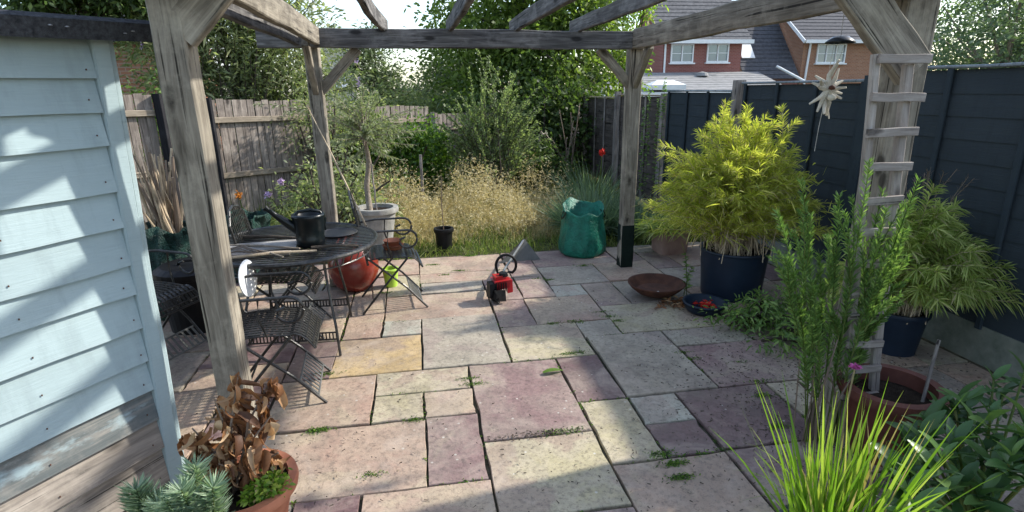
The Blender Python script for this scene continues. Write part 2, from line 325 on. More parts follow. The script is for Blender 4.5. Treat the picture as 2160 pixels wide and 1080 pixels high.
def timber(name, p0, p1, w, h, mat, parent=None, seg=6, warp=.003, roll=0, up=(0, 0, 1), bev=.006, bow=None, label=None):
    """a board or beam whose own Z axis runs along it; w across, h along 'up'"""
    p0, p1 = Vector(p0), Vector(p1); d = p1-p0; L = d.length; z = d.normalized(); u = Vector(up)
    if abs(z.dot(u)) > .98: u = Vector((0, 1, 0))
    x = u.cross(z).normalized() if u.cross(z).length > 1e-4 else Vector((1, 0, 0)); y = z.cross(x)
    if roll: q = Matrix.Rotation(roll, 3, z); x = q@x; y = q@y
    mb = MB(); b = min(bev, w*.3, h*.3)
    pf = [(-w/2+b, -h/2), (w/2-b, -h/2), (w/2, -h/2+b), (w/2, h/2-b), (w/2-b, h/2), (-w/2+b, h/2), (-w/2, h/2-b), (-w/2, -h/2+b)]
    pf = np.array(pf); ts = np.linspace(0, 1, seg+1); V = []
    for t_ in ts:
        o2 = rng.normal(0, warp, 2)*(1 if 0 < t_ < 1 else .3)
        if bow: o2 = o2+np.array(bow)*math.sin(PI*t_)
        for q in pf: V.append((q[0]+o2[0]+rng.normal(0, warp*.3), q[1]+o2[1]+rng.normal(0, warp*.3), t_*L))
    Q = [(i*8+j, i*8+(j+1) % 8, (i+1)*8+(j+1) % 8, (i+1)*8+j) for i in range(seg) for j in range(8)]
    T = [(0, j+1, j) for j in range(1, 7)]+[(seg*8, seg*8+j, seg*8+j+1) for j in range(1, 7)]
    mb.add(V, Q, T); me = mb.mesh(name, mat)
    ob = bpy.data.objects.new(name, me); COL.objects.link(ob)
    ob.matrix_world = Matrix.Translation(p0) @ Matrix((x, y, z)).transposed().to_4x4()
    if parent:
        ob.parent = parent; ob.matrix_parent_inverse = Matrix.LocRotScale(parent.location, parent.rotation_euler, None).inverted()
    if label: ob['label'] = label
    return ob
def arc(c, r, a0, a1, n, plane='xz'):
    A = np.linspace(a0, a1, n)
    return [(c[0]+r*math.cos(a), c[1], c[2]+r*math.sin(a)) if plane == 'xz' else (c[0]+r*math.cos(a), c[1]+r*math.sin(a), c[2]) for a in A]
def unit(v): v = np.asarray(v, float); return v/(np.linalg.norm(v, axis=-1, keepdims=True)+1e-9)

# ------------------------------------------------------------------ plants
def crown(mb, centre, radii, ncl, per, clr, L, Wd, nseg=2, bend=.25, upb=.2, hollow=.35):
    """leaf clumps spread through an uneven volume"""
    c = np.array(centre); r = np.array(radii); C_ = []
    while len(C_) < ncl:
        p = rng.uniform(-1, 1, 3); l = np.linalg.norm(p)
        if l > 1 or l < hollow*rng.random(): continue
        f = 1+.22*math.sin(5*math.atan2(p[1], p[0])+3*p[2])+.12*math.sin(9*p[2]+4*p[0])
        C_.append(c+p*r*f)
    C_ = np.array(C_); n = ncl*per
    cc = np.repeat(C_, per, 0); sz = np.repeat(rng.uniform(.6, 1.3, ncl), per)[:, None]
    off = rng.normal(0, 1, (n, 3))*clr*sz*np.array((1, 1, .75))
    D = unit(unit(off)+rng.normal(0, .6, (n, 3))+np.array((0, 0, upb)))
    mb.ribbons(cc+off, D, L*rng.uniform(.6, 1.3, n), Wd*rng.uniform(.7, 1.25, n), nseg, bend)
    return C_
def limbs(mb, base, C_, n, r0, r1=.01, sides=5):
    idx = rng.choice(len(C_), min(n, len(C_)), replace=False); b = np.array(base, float)
    for i in idx:
        e = C_[i]; m = (b+e)/2+rng.normal(0, .08, 3)*np.linalg.norm(e-b)+np.array((0, 0, .05)); t_ = np.linspace(0, 1, 7)[:, None]
        P = (1-t_)**2*b+2*t_*(1-t_)*m+t_**2*e
        mb.sweep(P, np.linspace(r0, r1, 7), sides)
def shoots(mbl, mbs, base, tips, spread, nleaf, L, Wd, t0=.25, ang=.8, droop=.1, r=.006, nseg=2, bend=.3, curve=.15, taper=.5, sides=4, lift=0):
    b0 = np.array(base, float)
    for tp in tips:
        b = b0+np.r_[rng.normal(0, spread, 2), 0]; e = np.array(tp, float)
        m = b+(e-b)*np.array((.3, .3, .62+curve)); t_ = np.linspace(0, 1, 8)[:, None]
        P = (1-t_)**2*b+2*t_*(1-t_)*m+t_**2*e
        if mbs is not None: mbs.sweep(P, np.linspace(r, r*.35, 8), sides, cap=False)
        u = t0+(1-t0)*rng.random(nleaf)**.85; u = u[:, None]
        Q = (1-u)**2*b+2*u*(1-u)*m+u**2*e; Tn = unit(2*(1-u)*(m-b)+2*u*(e-m))
        rad = unit(np.cross(Tn, rng.normal(0, 1, (nleaf, 3))))
        D = Tn*math.cos(ang)+rad*math.sin(ang); D[:, 2] += lift
        sc = (1-taper*u[:, 0])*rng.uniform(.7, 1.2, nleaf)
        mbl.ribbons(Q, D, L*sc, Wd*sc, nseg, bend+droop)
def blades(mb, P, H, Wd, lean=.35, nseg=3, bend=.35, dirn=None):
    n = len(P); a = rng.uniform(0, 2*PI, n); k = np.abs(rng.normal(0, lean, n))
    D = np.c_[np.cos(a)*k, np.sin(a)*k, np.ones(n)]
    if dirn is not None: D[:, :2] += dirn
    # droop sideways: emulate by gravity bend
    mb.ribbons(P, D, H, Wd, nseg, bend*rng.uniform(.3, 1.4, n), prof=[1, .9, .6, .06][:nseg+1] if nseg == 3 else None)

# ================================================================== SETTING
g = MB(); xs = np.linspace(-150, 150, 61); ys = np.linspace(-30, 300, 61); X, Y = np.meshgrid(xs, ys)
V = np.c_[X.ravel(), Y.ravel(), np.full(X.size, -.045)]; i, j = np.meshgrid(np.arange(60), np.arange(60)); b = (j*61+i).ravel()
g.add(V, np.c_[b, b+1, b+62, b+61]); struct(g.build('ground', 'garden_soil'))
# ---- patio
patio = struct(MB().box((.3, 2.25, -.033), (7.2, 7.3, .022)).build('patio', 'patio_bed'))
UX, UY, X0, Y0 = .29, .28, -.04, 3.29
occ = {}; slabs = []
def put(i, j, w, h, k, f=True):
    if any((a, b_) in occ for a in range(i, i+w) for b_ in range(j, j+h)): return False
    for a in range(i, i+w):
        for b_ in range(j, j+h): occ[a, b_] = 1
    slabs.append((i, j, w, h, k)); return True
for s_ in [(1,-3,2,3,'mauve'),(1,-5,2,2,'buff'),(0,-4,1,2,'mauve'),(-1,-6,2,2,'pink'),(0,-2,1,1,'pink'),(-1,-1,2,1,'buff'),(-1,-2,1,1,'buff'),(-3,-2,2,2,'pink'),(-3,-4,3,2,'pink'),
 (-2,0,2,2,'yellow'),(-1,2,1,1,'pale'),(0,0,2,3,'grey'),(2,0,2,2,'buff'),(4,1,1,1,'grey'),(2,2,1,2,'mauve'),(3,2,2,2,'pink'),(-1,3,3,2,'pink'),(3,-2,1,2,'dark'),(3,-4,1,2,'buff'),
 (4,-2,2,3,'grey'),(5,1,3,2,'buff'),(6,0,2,1,'grey'),(6,-2,3,2,'mauve'),(4,-3,1,1,'pale'),(5,-4,2,2,'dark'),(4,-4,1,1,'dark'),(3,-7,2,3,'pink'),(5,-6,2,2,'mauve'),(7,-4,1,2,'buff'),
 (5,3,1,2,'mauve'),(4,5,2,2,'grey'),(4,4,1,1,'pale'),(3,4,1,2,'mauve'),(2,4,1,2,'mauve'),(0,5,3,1,'buff'),(-1,5,1,2,'buff'),(0,6,3,1,'pink'),(-2,2,1,2,'pink'),(6,3,2,2,'grey'),(3,6,1,3,'mauve'),(0,7,3,2,'pink'),(4,7,3,2,'mauve')]:
    put(*s_)
kinds = ['pink', 'mauve', 'buff', 'grey', 'pink', 'mauve', 'dark', 'grey', 'pink', 'mauve']
for j in range(-12, 9):
    for i in range(-11, 12):
        if (i, j) in occ: continue
        opts = [(2, 2), (3, 2), (2, 3), (2, 1), (1, 2)]; random.shuffle(opts)
        for w, h in opts+[(1, 1)]:
            if i+w > 12 or j+h > 9: continue
            if put(i, j, w, h, random.choice(kinds)): break
for (i, j, w, h, k) in slabs:
    x0, x1, y0, y1 = X0+UX*i, X0+UX*(i+w), Y0+UY*j, Y0+UY*(j+h)
    gp = .0035; cx, cy = (x0+x1)/2, (y0+y1)/2
    pts = []
    c4 = [(x0+gp, y0+gp), (x1-gp, y0+gp), (x1-gp, y1-gp), (x0+gp, y1-gp)]
    c4 = [(a+rng.normal(0, .0035), b_+rng.normal(0, .0035)) for a, b_ in c4]
    for q in range(4):
        a, b_ = np.array(c4[q]), np.array(c4[(q+1) % 4]); nn = 6
        for e in range(nn):
            p = a+(b_-a)*e/nn; nrm = np.array((b_-a)[::-1])*np.array((-1, 1)); nrm = nrm/np.linalg.norm(nrm)
            pts.append(p+nrm*(abs(rng.normal(0, .0042)) if e else .002))
    P = np.array(pts)-np.array((cx, cy)); n = len(P); dz = rng.normal(0, .0032); tx, ty = rng.normal(0, .004, 2)
    def ring(f, inset, z):
        l = np.linalg.norm(P, axis=1)[:, None]; q = P*(1-inset/l)*f; return np.c_[q, np.full(n, z+dz)+q[:, 0]*tx+q[:, 1]*ty]
    R_ = [ring(1, 0, -.02), ring(1, 0, -.005), ring(1, .003, 0)]
    rm = ring(.55, 0, 0); rm[:, 2] += rng.normal(0, .0008, n); R_.append(rm)
    V = np.concatenate(R_+[np.array([[0, 0, dz]])])
    Q = [(r*n+a, r*n+(a+1) % n, (r+1)*n+(a+1) % n, (r+1)*n+a) for r in range(3) for a in range(n)]
    T = [(3*n+a, 3*n+(a+1) % n, 4*n) for a in range(n)]
    o = MB().add(V, Q, T).build('paving_slab', 'stone_'+k); o.location = (cx, cy, 0); par(o, patio)
# moss and weeds in the joints
jm = MB(); jl = MB()
spots = []
for (i, j, w, h, k) in slabs:
    x0, x1, y0, y1 = X0+UX*i, X0+UX*(i+w), Y0+UY*j, Y0+UY*(j+h)
    if y1 < 1.8: continue
    for q in range(26):
        if random.random() < .5: p = (random.uniform(x0, x1), y0)
        else: p = (x0, random.uniform(y0, y1))
        if math.sin(p[0]*7+p[1]*3)+math.sin(p[1]*9-p[0]*4)+random.gauss(0, .5) > .9: spots.append(p)
for p in spots:
    n = random.randint(2, 7); r = random.uniform(.003, .014)
    P = np.c_[p[0]+rng.normal(0, r, n), p[1]+rng.normal(0, r, n), np.full(n, -.006)]
    jl.ribbons(P, rng.normal(0, 1, (n, 3))*np.array((1, 1, .4))+np.array((0, 0, .6)), rng.uniform(.01, .028, n), .007, 2, .3)
for (x, y, n) in [(.62,2.47,150),(.68,2.465,150),(.74,2.47,120),(1.12,3.86,90),(1.16,3.83,60),(1.45,3.80,90),(1.42,3.9,70),(1.40,4.0,60),(1.13,2.12,260),(1.10,2.2,180),(1.12,2.02,240),(.93,3.33,90),(1.0,3.34,90),(.26,3.05,120),(.24,3.12,90),
   (1.70,3.2,160),(1.72,3.1,150),(1.98,2.75,120),(1.42,2.17,60),(-.6,2.72,260),(-.1,2.72,90),(-.3,2.3,80),(.35,5.3,140),(.2,5.2,120),(1.05,4.9,150),(1.15,4.85,120),(-.02,4.8,100),(.5,5.8,300),(1.1,5.8,260),(1.6,5.2,120),(-.65,3.35,120),(2.0,3.0,80),(-.2,4.1,70),(.95,3.85,90),(-.35,4.8,130),(.1,5.55,150),(1.9,2.6,120),(1.8,2.3,120)]:
    P = np.c_[x+rng.normal(0, .035, n), y+rng.normal(0, .012, n), np.full(n, .0)]
    jl.ribbons(P, rng.normal(0, 1, (n, 3))*np.array((1, 1, .4))+np.array((0, 0, .7)), rng.uniform(.008, .022, n), .005, 2, .4)
o = tag(jl.build('joint_weeds', 'leaf_ever', stuff=True), 'small green weeds and moss creeping along the joints of the patio', 'weeds')
for (x, y, n, r) in [(.22,5.45,70,.05),(.28,5.15,60,.04),(-.03,4.95,60,.04),(.0,4.7,50,.03),(1.06,5.2,70,.05),(.98,5.0,60,.04),(1.62,5.15,50,.03),(1.12,2.08,80,.035),(1.11,2.2,60,.03),(.93,3.32,50,.04),(1.68,3.22,50,.04),(-.62,2.74,70,.05),(1.2,3.8,50,.04),(1.44,3.8,40,.03),(-.58,3.4,50,.03),(-.35,5.3,60,.06),(.5,5.78,80,.1),(1.3,5.75,80,.1),(2.0,2.7,40,.05),(-.04,4.4,30,.02),(.25,2.95,40,.03),(1.95,3.05,40,.03),(.24,3.4,24,.02),(1.4,4.2,30,.03),(.8,4.0,24,.02)]:
    P = np.c_[x+rng.normal(0, r, n), y+rng.normal(0, r*.4, n), np.full(n, 0.)]
    jl.ribbons(P, rng.normal(0, .6, (n, 3))*np.array((1, 1, .3))+np.array((0, 0, 1)), rng.uniform(.02, .055, n), .006, 3, .6)
cr = MB()
for (cx, cy, sx, sy, n) in [(2.3,2.9,.5,.6,900),(1.9,2.1,.35,.35,600),(.55,2.46,.12,.015,160),(2.3,3.9,.25,.2,300),(-.9,2.2,.3,.3,300),(3.0,3.1,.3,.7,500),(1.0,2.3,.9,.5,140),(1.3,3.9,1,.8,90),(1.9,2.5,.35,.5,500),(.7,2.3,.3,.2,60),(-.3,2.5,.3,.3,50),(2.6,3.3,.3,.4,400)]:
    P = np.c_[rng.normal(cx, sx, n), rng.normal(cy, sy, n), np.full(n, .006)]
    cr.ribbons(P, rng.normal(0, 1, (n, 3))*np.array((1, 1, .1)), rng.uniform(.006, .02, n), .006, 1, 0, prof=[1, .5])
tag(cr.build('leaf_litter', 'dark_bark', stuff=True), 'dark crumbs and leaf litter scattered over the shaded paving', 'litter')

# ---- sandy lawn strip and long dry grass
def scatter(n, x0, x1, y0, y1, edge=.25, z=-.04):
    x = rng.uniform(x0, x1, n); y = rng.uniform(y0, y1, n)+edge*np.sin(x*5)*.3; return np.c_[x, y, np.full(n, z)]
gr = MB()
n = 24000; P = scatter(n, -1.4, 2.0, 6.35, 9.0); P = P[np.sin(P[:, 0]*5.1+P[:, 1]*2)+np.sin(P[:, 1]*6-P[:, 0]*3.3)+rng.normal(0, .7, n) > -.7]; n = len(P); hh = .36*(1+.6*np.sin(P[:, 0]*4.3+1+P[:, 1])*np.sin(P[:, 1]*3))*rng.uniform(.35, 1.25, n)*np.clip((P[:, 1]-5.9)/1.0, .4, 1)
blades(gr, P, hh, .0065, .62, 3, .5)
n = 6500; P = scatter(n, -1.2, 1.9, 6.5, 8.8); hv = .44*(1+.5*np.sin(P[:, 0]*5.3+2+P[:, 1]))*rng.uniform(.5, 1.3, n)*np.clip((P[:, 1]-5.9)/1.1, .4, 1)
a = rng.uniform(0, 2*PI, n); k_ = np.abs(rng.normal(0, .45, n)); D = unit(np.c_[np.cos(a)*k_, np.sin(a)*k_, np.ones(n)]); tipz = P+D*hv[:, None]*.9
for q in range(5):
    u = rng.uniform(.75, 1.05, n)[:, None]; gr.ribbons(P+D*hv[:, None]*u, D+rng.normal(0, .7, (n, 3)), rng.uniform(.025, .06, n), .011, 2, .5)
tag(gr.build('dry_grass', 'dry_grass', stuff=True), 'tall straw coloured dry grass gone to seed beyond the patio', 'grass')
gr = MB(); n = 26000; P = scatter(n, -3.0, 3.3, 5.85, 10.5); blades(gr, P, rng.uniform(.05, .30, n), .007, .6, 3, .5)
n = 7000; P = scatter(n, -2.8, 3.3, 8.3, 10.5); blades(gr, P, rng.uniform(.2, .55, n), .012, .5, 3, .5)
tag(gr.build('green_grass', 'green_grass', stuff=True), 'shorter green grass at the foot of the dry grass and shrubs', 'grass')

# ================================================================== SHED
DX, DY = -.57, -.822; CX, CY = -1.17, 2.43; NX, NY = .822, -.57
wa = math.atan2(DY, DX)
shed = thing('garden_shed', 'pale blue painted weatherboard garden shed with peeling bare boards at the bottom', 'shed', (CX, CY, 0))
LEAN = .035   # the old shed leans slightly
def W3(t_, z, o_=0): return (CX+DX*t_+NX*o_+LEAN*z*.72*NX*0+LEAN*z*(-DX)*.9, CY+DY*t_+NY*o_+LEAN*z*(-DY)*.9, z)
tops = [.06, .235, .375, .52, .65, .8, .95, 1.07, 1.225, 1.37, 1.545, 1.67, 1.79, 1.93]
for q in range(13):
    z0, z1 = tops[q], tops[q+1]; mat = 'shed_paint'; lab = None
    if q <= 1: mat = 'shed_bare'; lab = 'bare weathered brown board with the paint gone'
    if q == 2: mat = 'shed_worn'; lab = 'board with blue paint flaking off dark bare wood'
    mb = MB(); ns = 14; V = []
    for e in range(ns+1):
        t_ = .065+(2.3-.065)*e/ns; w = rng.normal(0, .0012); dzz = rng.normal(0, .0012)
        for (oz, oo) in ((z0-.016+dzz, .030+w), (z0-.012+dzz, .004), (z1, -.006), (z1, .004+w)): V.append((t_, oo, oz))
    Q = [(e*4+a, e*4+(a+1) % 4, e*4+4+(a+1) % 4, e*4+4+a) for e in range(ns) for a in range(4)]+[(0, 1, 2, 3), (ns*4+3, ns*4+2, ns*4+1, ns*4)]
    V = [(a-LEAN*.9*c, b_, c) for a, b_, c in V]
    me = mb.add(V, Q).mesh('weatherboard', mat); o = bpy.data.objects.new('weatherboard', me); COL.objects.link(o)
    # local frame: X along wall, Y outward, Z up with lean
    mt = Matrix(((DX, NX, 0, CX), (DY, NY, 0, CY), (0, 0, 1, 0), (0, 0, 0, 1))); o.matrix_world = mt
    o.parent = shed; o.matrix_parent_inverse = Matrix.Translation(-shed.location)
    if lab: o['label'] = lab
nb = MB()
for q in range(13):
    for t_ in (.10, .46, .82):
        p = W3(t_+rng.normal(0, .006), tops[q]+.025+rng.normal(0, .004), .0285); nb.box(p, (.0035, .0035, .006), wa)
nb.build('nails', 'rust', shed, stuff=True)
timber('corner_trim', W3(.033, 0, .016), W3(.033, 1.93, .016), .064, .03, 'shed_paint', shed, up=(NX, NY, 0))
timber('corner_trim', W3(-.012, 0, -.02), W3(-.012, 1.93, -.02), .026, .07, 'shed_paint', shed, up=(NX, NY, 0))
# hidden faces, roof
c_ = Vector(W3(1.15, .96, -.75)); MB().box(c_, (2.26, 1.42, 1.9), wa).build('wall', 'shed_bare', shed)
rf = MB(); PR = []
for e in range(13):
    t_ = -.13+2.5*e/12; zz = 1.955-.02*t_+rng.normal(0, .003); dd = rng.normal(0, .004)
    PR.append([W3(t_, zz-.045, .11+dd), W3(t_, zz+.018, .125+dd), W3(t_, zz+.035, .09), W3(t_, zz+.03, -.9), W3(t_, zz-.0, -.9), W3(t_, zz-.01, .08)])
V = [p for r_ in PR for p in r_]; k = 6
Q = [(e*k+a, e*k+(a+1) % k, (e+1)*k+(a+1) % k, (e+1)*k+a) for e in range(12) for a in range(k)]
Q += [(0, 1, 2, 5), (2, 3, 4, 5), (12*k+5, 12*k+2, 12*k+1, 12*k), (12*k+5, 12*k+4, 12*k+3, 12*k+2)]
roof = rf.add(V, Q).build('felt_roof', 'felt', shed)
for t_ in (-.03, .0, .19, .24):
    p = W3(t_, 1.945+rng.normal(0, .006), .131); MB().lathe([(.0, .004), (.006, .003), (.007, 0)], p, 8).build('nail', 'grey_metal', roof)
# ================================================================== PERGOLA
pg = thing('pergola', 'weathered grey timber pergola with corner braces and open rafters over the patio', 'pergola', (.6, 3.7, 0))
NLX, NLY, FLX, FLY, FRX, FRY, NRX, NRY = -.86, 2.4, -.80, 5.12, 2.0, 5.12, 2.155, 2.30
timber('post', (NLX, NLY, 0), (NLX+.0, NLY, 2.35), .115, .115, 'pergola_wood', pg, 12, .002, roll=.0)
timber('post', (FLX, FLY, 0), (FLX, FLY, 2.2), .115, .115, 'pergola_wood', pg, 8, .002)
fr = timber('post', (FRX, FRY, 0), (FRX, FRY, 2.2), .12, .12, 'pergola_wood', pg, 8, .002)
timber('post_sleeve', (FRX, FRY, 0), (FRX, FRY, .43), .126, .126, 'green_black', pg, 3, .003)
timber('post', (NRX, NRY, 0), (NRX, NRY, 2.35), .14, .14, 'pergola_wood', pg, 12, .002, roll=-.15)
timber('beam', (-1.2, FLY-.085, 2.135), (2.08, FLY-.085, 2.125), .05, .15, 'pergola_dark_wood', pg, 14)
timber('beam', (-.70, 2.0, 2.15), (-.74, FLY-.115, 2.15), .05, .14, 'pergola_wood', pg, 10)
timber('beam', (-.90, 2.0, 2.15), (-.90, FLY+.35, 2.15), .05, .14, 'pergola_dark_wood', pg, 10)
timber('beam', (2.04, 1.9, 2.14), (1.96, FLY-.116, 2.13), .05, .165, 'pergola_wood', pg, 10)
timber('beam', (-1.1, 2.27, 2.26), (2.4, 2.18, 2.26), .05, .15, 'pergola_wood', pg, 10)
for (x0, x1, bw) in ((-.2, -.22, .05), (.34, .36, 0), (.9, .93, 0), (1.45, 1.44, 0)):
    timber('rafter', (x1, 1.9, 2.25), (x0, FLY+.16, 2.245), .045, .11, 'pergola_dark_wood', pg, 10, .003, bow=(bw, 0) if bw else None)
def brace(a, b_, w=.05, h=.11, mat='pergola_wood'): timber('brace', a, b_, w, h, mat, pg, 5, .002, up=(0, 1, 0) if abs(a[1]-b_[1]) < .05 else (1, 0, 0))
brace((NLX+.03, NLY-.03, 1.93), (NLX+.36, NLY-.04, 2.26), .13, .05)
brace((NRX-.03, NRY-.09, 1.78), (NRX-.47, NRY-.09, 2.20), .17, .05)
brace((FLX+.03, FLY, 1.72), (FLX+.37, FLY-.02, 2.06), .08, .05)
brace((FLX+.0, FLY-.03, 1.72), (FLX+.02, FLY-.42, 2.08), .08, .05)
brace((FRX-.03, FRY, 1.74), (FRX-.34, FRY-.02, 2.06), .08, .05)
brace((FRX-.0, FRY-.03, 1.74), (FRX-.02, FRY-.40, 2.06), .08, .05)
# ladder trellis nailed to the near right post
ld = thing('ladder', 'narrow weathered wooden ladder standing against the near right pergola post', 'ladder', (1.95, 2.12, 0))
timber('rail', (2.0, 2.10, 0), (1.872, 2.14, 1.84), .035, .03, 'ladder_wood', ld, 8, .002)
timber('rail', (2.15, 2.10, 0), (2.03, 2.14, 1.80), .045, .03, 'ladder_wood', ld, 8, .002)
for (xa, xb, z) in ((1.862,2.135,1.815),(1.852,2.135,1.667),(1.86,2.13,1.528),(1.87,2.13,1.386),(1.88,2.115,1.24),(1.885,2.10,1.10),(1.895,2.11,.955),(1.9,2.12,.82),(1.91,2.13,.69),(1.92,2.14,.56),(1.93,2.15,.43),(1.935,2.16,.29)):
    yy = 2.10+(z/1.84)*.04-.03; timber('rung', (xa, yy, z+rng.normal(0, .004)), (xb-.03, yy, z+rng.normal(0, .004)), .016, .036, 'ladder_wood', ld, 3, .001, bev=.002)

# ================================================================== FENCES
lf = thing('board_fence', 'weathered brown upright board fence with two rails behind the furniture and olive tree', 'fence', (-2, 8.7, 0))
fx0, fy0 = -3.9, 7.26; ux, uy = .789, .615
def LF(s_, o_=0, z=0): return (fx0+ux*s_+uy*o_, fy0+uy*s_-ux*o_, z)
def ftop(s_):
    for a, b_, z in ((-2, .95, 1.80), (.95, 1.52, 1.70), (1.52, 3.65, 1.64), (3.65, 5.3, 1.5), (5.3, 9, 1.32)):
        if a <= s_ < b_: return z-.03*(s_-a)
    return 1.3
s_ = -1.6
while s_ < 7.6:
    w = .1; zt = ftop(s_)+rng.normal(0, .008); timber('board', LF(s_, rng.normal(0, .003), -.02), LF(s_+rng.normal(0, .004), 0, zt), w-.006, .014, 'fence_board', lf, 3, .001, up=(uy, -ux, 0), bev=.003); s_ += .1+abs(rng.normal(0, .004))
for a, b_ in ((-1.6, .93), (.97, 1.48), (1.56, 3.62), (3.68, 5.27), (5.33, 7.6)):
    zt = ftop((a+b_)/2)
    for dz in (.24, .98): timber('rail', LF(a, .03, zt-dz), LF(b_, .03, zt-dz-.02), .05, .075, 'fence_rail', lf, 5, .002)
for s_, m in ((.95, 'shade_side_wood'), (1.52, 'shade_side_wood'), (3.65, 'grey_wood'), (5.3, 'grey_wood'), (7.0, 'grey_wood')): timber('fence_post', LF(s_, .075, -.02), LF(s_, .075, ftop(s_)+.02), .09, .09, m, lf, 4)
FX = 3.5
def rfence(name, label, bays, mat, bmat, pmat, cap, posts, grav=True, rowh=.14, lx=FX):
    th = thing(name, label, 'fence', (lx, bays[0][0], 0))
    for (y0, y1, zt) in bays:
        z = .24 if grav else .03
        if grav: MB().box((lx+.005, (y0+y1)/2, .115), (.05, y1-y0-.02, .25)).build('gravel_board', 'concrete', th)
        nr = int(round((zt-z-.02)/rowh)); h = (zt-z-.02)/nr
        for q in range(nr):
            z0 = z+q*h; w = .012
            V = []; ns = 8
            for e in range(ns+1):
                yy = y0+.015+(y1-y0-.03)*e/ns; wv = rng.normal(0, .003 if mat == 'old_fence' else .001)
                V += [(lx-(.018 if mat == 'old_fence' else .011), yy, z0+wv), (lx-.004, yy, z0+wv), (lx+.004, yy, z0+h+.008), (lx-.004, yy, z0+h+.008)]
            Q = [(e*4+a, e*4+(a+1) % 4, e*4+4+(a+1) % 4, e*4+4+a) for e in range(ns) for a in range(4)]+[(0, 1, 2, 3), (ns*4+3, ns*4+2, ns*4+1, ns*4)]
            MB().add(V, Q).build('board', mat, th, origin=(lx, y0, z0))
        nb = 3 if y1-y0 > 1.2 else 1
        for q in range(nb+1):
            yy = y0+.06+(y1-y0-.12)*q/nb; timber('batten', (lx-.03, yy, z-.02), (lx-.03, yy, zt), .022, .042, bmat, th, 3, .001)
        timber('cap_rail', (lx-.012, y0+.01, zt+.008), (lx-.012, y1-.01, zt+.008), .07, .022, cap, th, 4, .002)
    for (yy, zt) in posts: timber('fence_post', (lx-.03, yy, 0), (lx-.03, yy, zt), .09, .09, pmat, th, 4)
    return th
rfence('panel_fence', 'dark blue painted horizontal board fence with pale cap along the right side', [(.3,2.08,1.85),(2.14,3.92,1.82),(3.98,5.74,1.745),(5.86,7.6,1.665)], 'blue_fence', 'blue_batten', 'blue_batten', 'fence_cap', [(.27,1.88),(2.11,1.84),(3.95,1.79)])
timber('fence_post', (FX-.03, 5.8, 0), (FX-.03, 5.8, 1.785), .1, .11, 'grey_wood', bpy.data.objects['panel_fence'], 4)
rfence('waney_fence', 'old brown unpainted horizontal board fence beyond the blue panels', [(7.72,9.5,1.60),(9.62,11.4,1.55),(11.5,13.2,1.53)], 'old_fence', 'grey_wood', 'grey_wood', 'fence_rail', [(7.66,1.64),(9.56,1.66),(11.45,1.6),(13.3,1.55)], grav=False)

# ================================================================== BUILDINGS
def tiles(th, name, mat, p00, p10, p11, p01, rows, lap=.035):
    """stepped courses: p00-p10 the eave, p01-p11 the ridge"""
    p00, p10, p11, p01 = [np.array(p, float) for p in (p00, p10, p11, p01)]
    nrm = np.cross(p10-p00, p01-p00); nrm /= np.linalg.norm(nrm); nrm *= 1 if nrm[2] > 0 else -1
    mb = MB()
    for r in range(rows):
        a, b_ = r/rows, (r+1)/rows+.2/rows; b_ = min(b_, 1)
        A0 = p00+(p01-p00)*a; B0 = p10+(p11-p10)*a; A1 = p00+(p01-p00)*b_; B1 = p10+(p11-p10)*b_
        u = nrm*lap; mb.add([A0, B0, B1, A1, A0+u, B0+u, B1+u*.1, A1+u*.1], [(0, 1, 5, 4), (4, 5, 6, 7), (0, 4, 7, 3), (1, 2, 6, 5), (3, 2, 1, 0)])
    return mb.build(name, mat, th)
def window(th, x0, x1, z0, z1, y, nx=2, nz=2):
    w = MB(); f = .07; yy = y-.03
    for (a, b_, c, d) in ((x0, x1, z0, z0+f), (x0, x1, z1-f, z1), (x0, x0+f, z0+f, z1-f), (x1-f, x1, z0+f, z1-f)): w.box(((a+b_)/2, yy, (c+d)/2), (b_-a, .1, d-c))
    for q in range(1, nx): xx = x0+(x1-x0)*q/nx; w.box((xx, yy, (z0+z1)/2), (.06, .08, z1-z0-2*f))
    fr_ = w.build('window', 'white_paint', th)
    for q in range(nx):
        xa, xb = x0+(x1-x0)*q/nx+.05, x0+(x1-x0)*(q+1)/nx-.05
        MB().box(((xa+xb)/2, y-.005, (z0+z1)/2), (xb-xa, .02, z1-z0-.1)).build('pane', 'window_glass', fr_)
        MB().box(((xa+xb)/2, y-.03, z0+(z1-z0)*.5), (xb-xa-.02, .03, .035)).build('glazing_bar', 'white_paint', fr_)
    MB().box(((x0+x1)/2, y-.08, z0-.04), (x1-x0+.15, .2, .07)).build('sill', 'white_paint', fr_)
h1 = thing('brick_house', 'red brick house with two white windows and grey tiled roof beyond the fence', 'house', (15.6, 30, -1))
w = MB(); w.box((15.6, 32.5, 1.2), (4.56, 5, 5.7)); w.add([(13.32, 30, 4.05), (13.32, 35, 4.05), (13.32, 32.5, 6.3), (13.34, 30, 4.05), (13.34, 35, 4.05), (13.34, 32.5, 6.3)], T=[(0, 1, 2), (3, 5, 4)]); w.build('wall', 'brick_red', h1)
tiles(h1, 'roof', 'roof_tile', (13.0, 29.55, 4.08), (18.2, 29.55, 4.08), (18.2, 33.4, 7.6), (13.0, 33.4, 7.6), 16)
MB().box((15.6, 29.52, 4.03), (5.3, .12, .2)).build('fascia', 'white_paint', h1)
timber('bargeboard', (12.97, 29.5, 4.0), (12.97, 33.4, 7.55), .06, .2, 'ladder_wood', h1, 2, .001)
window(h1, 13.75, 15.05, 2.98, 3.93, 30); window(h1, 15.83, 17.1, 3.0, 3.95, 30)
MB().sweep([(13.42, 29.93, 4.0), (13.42, 29.93, 2.4)], .05, 8).build('downpipe', 'white_paint', h1)
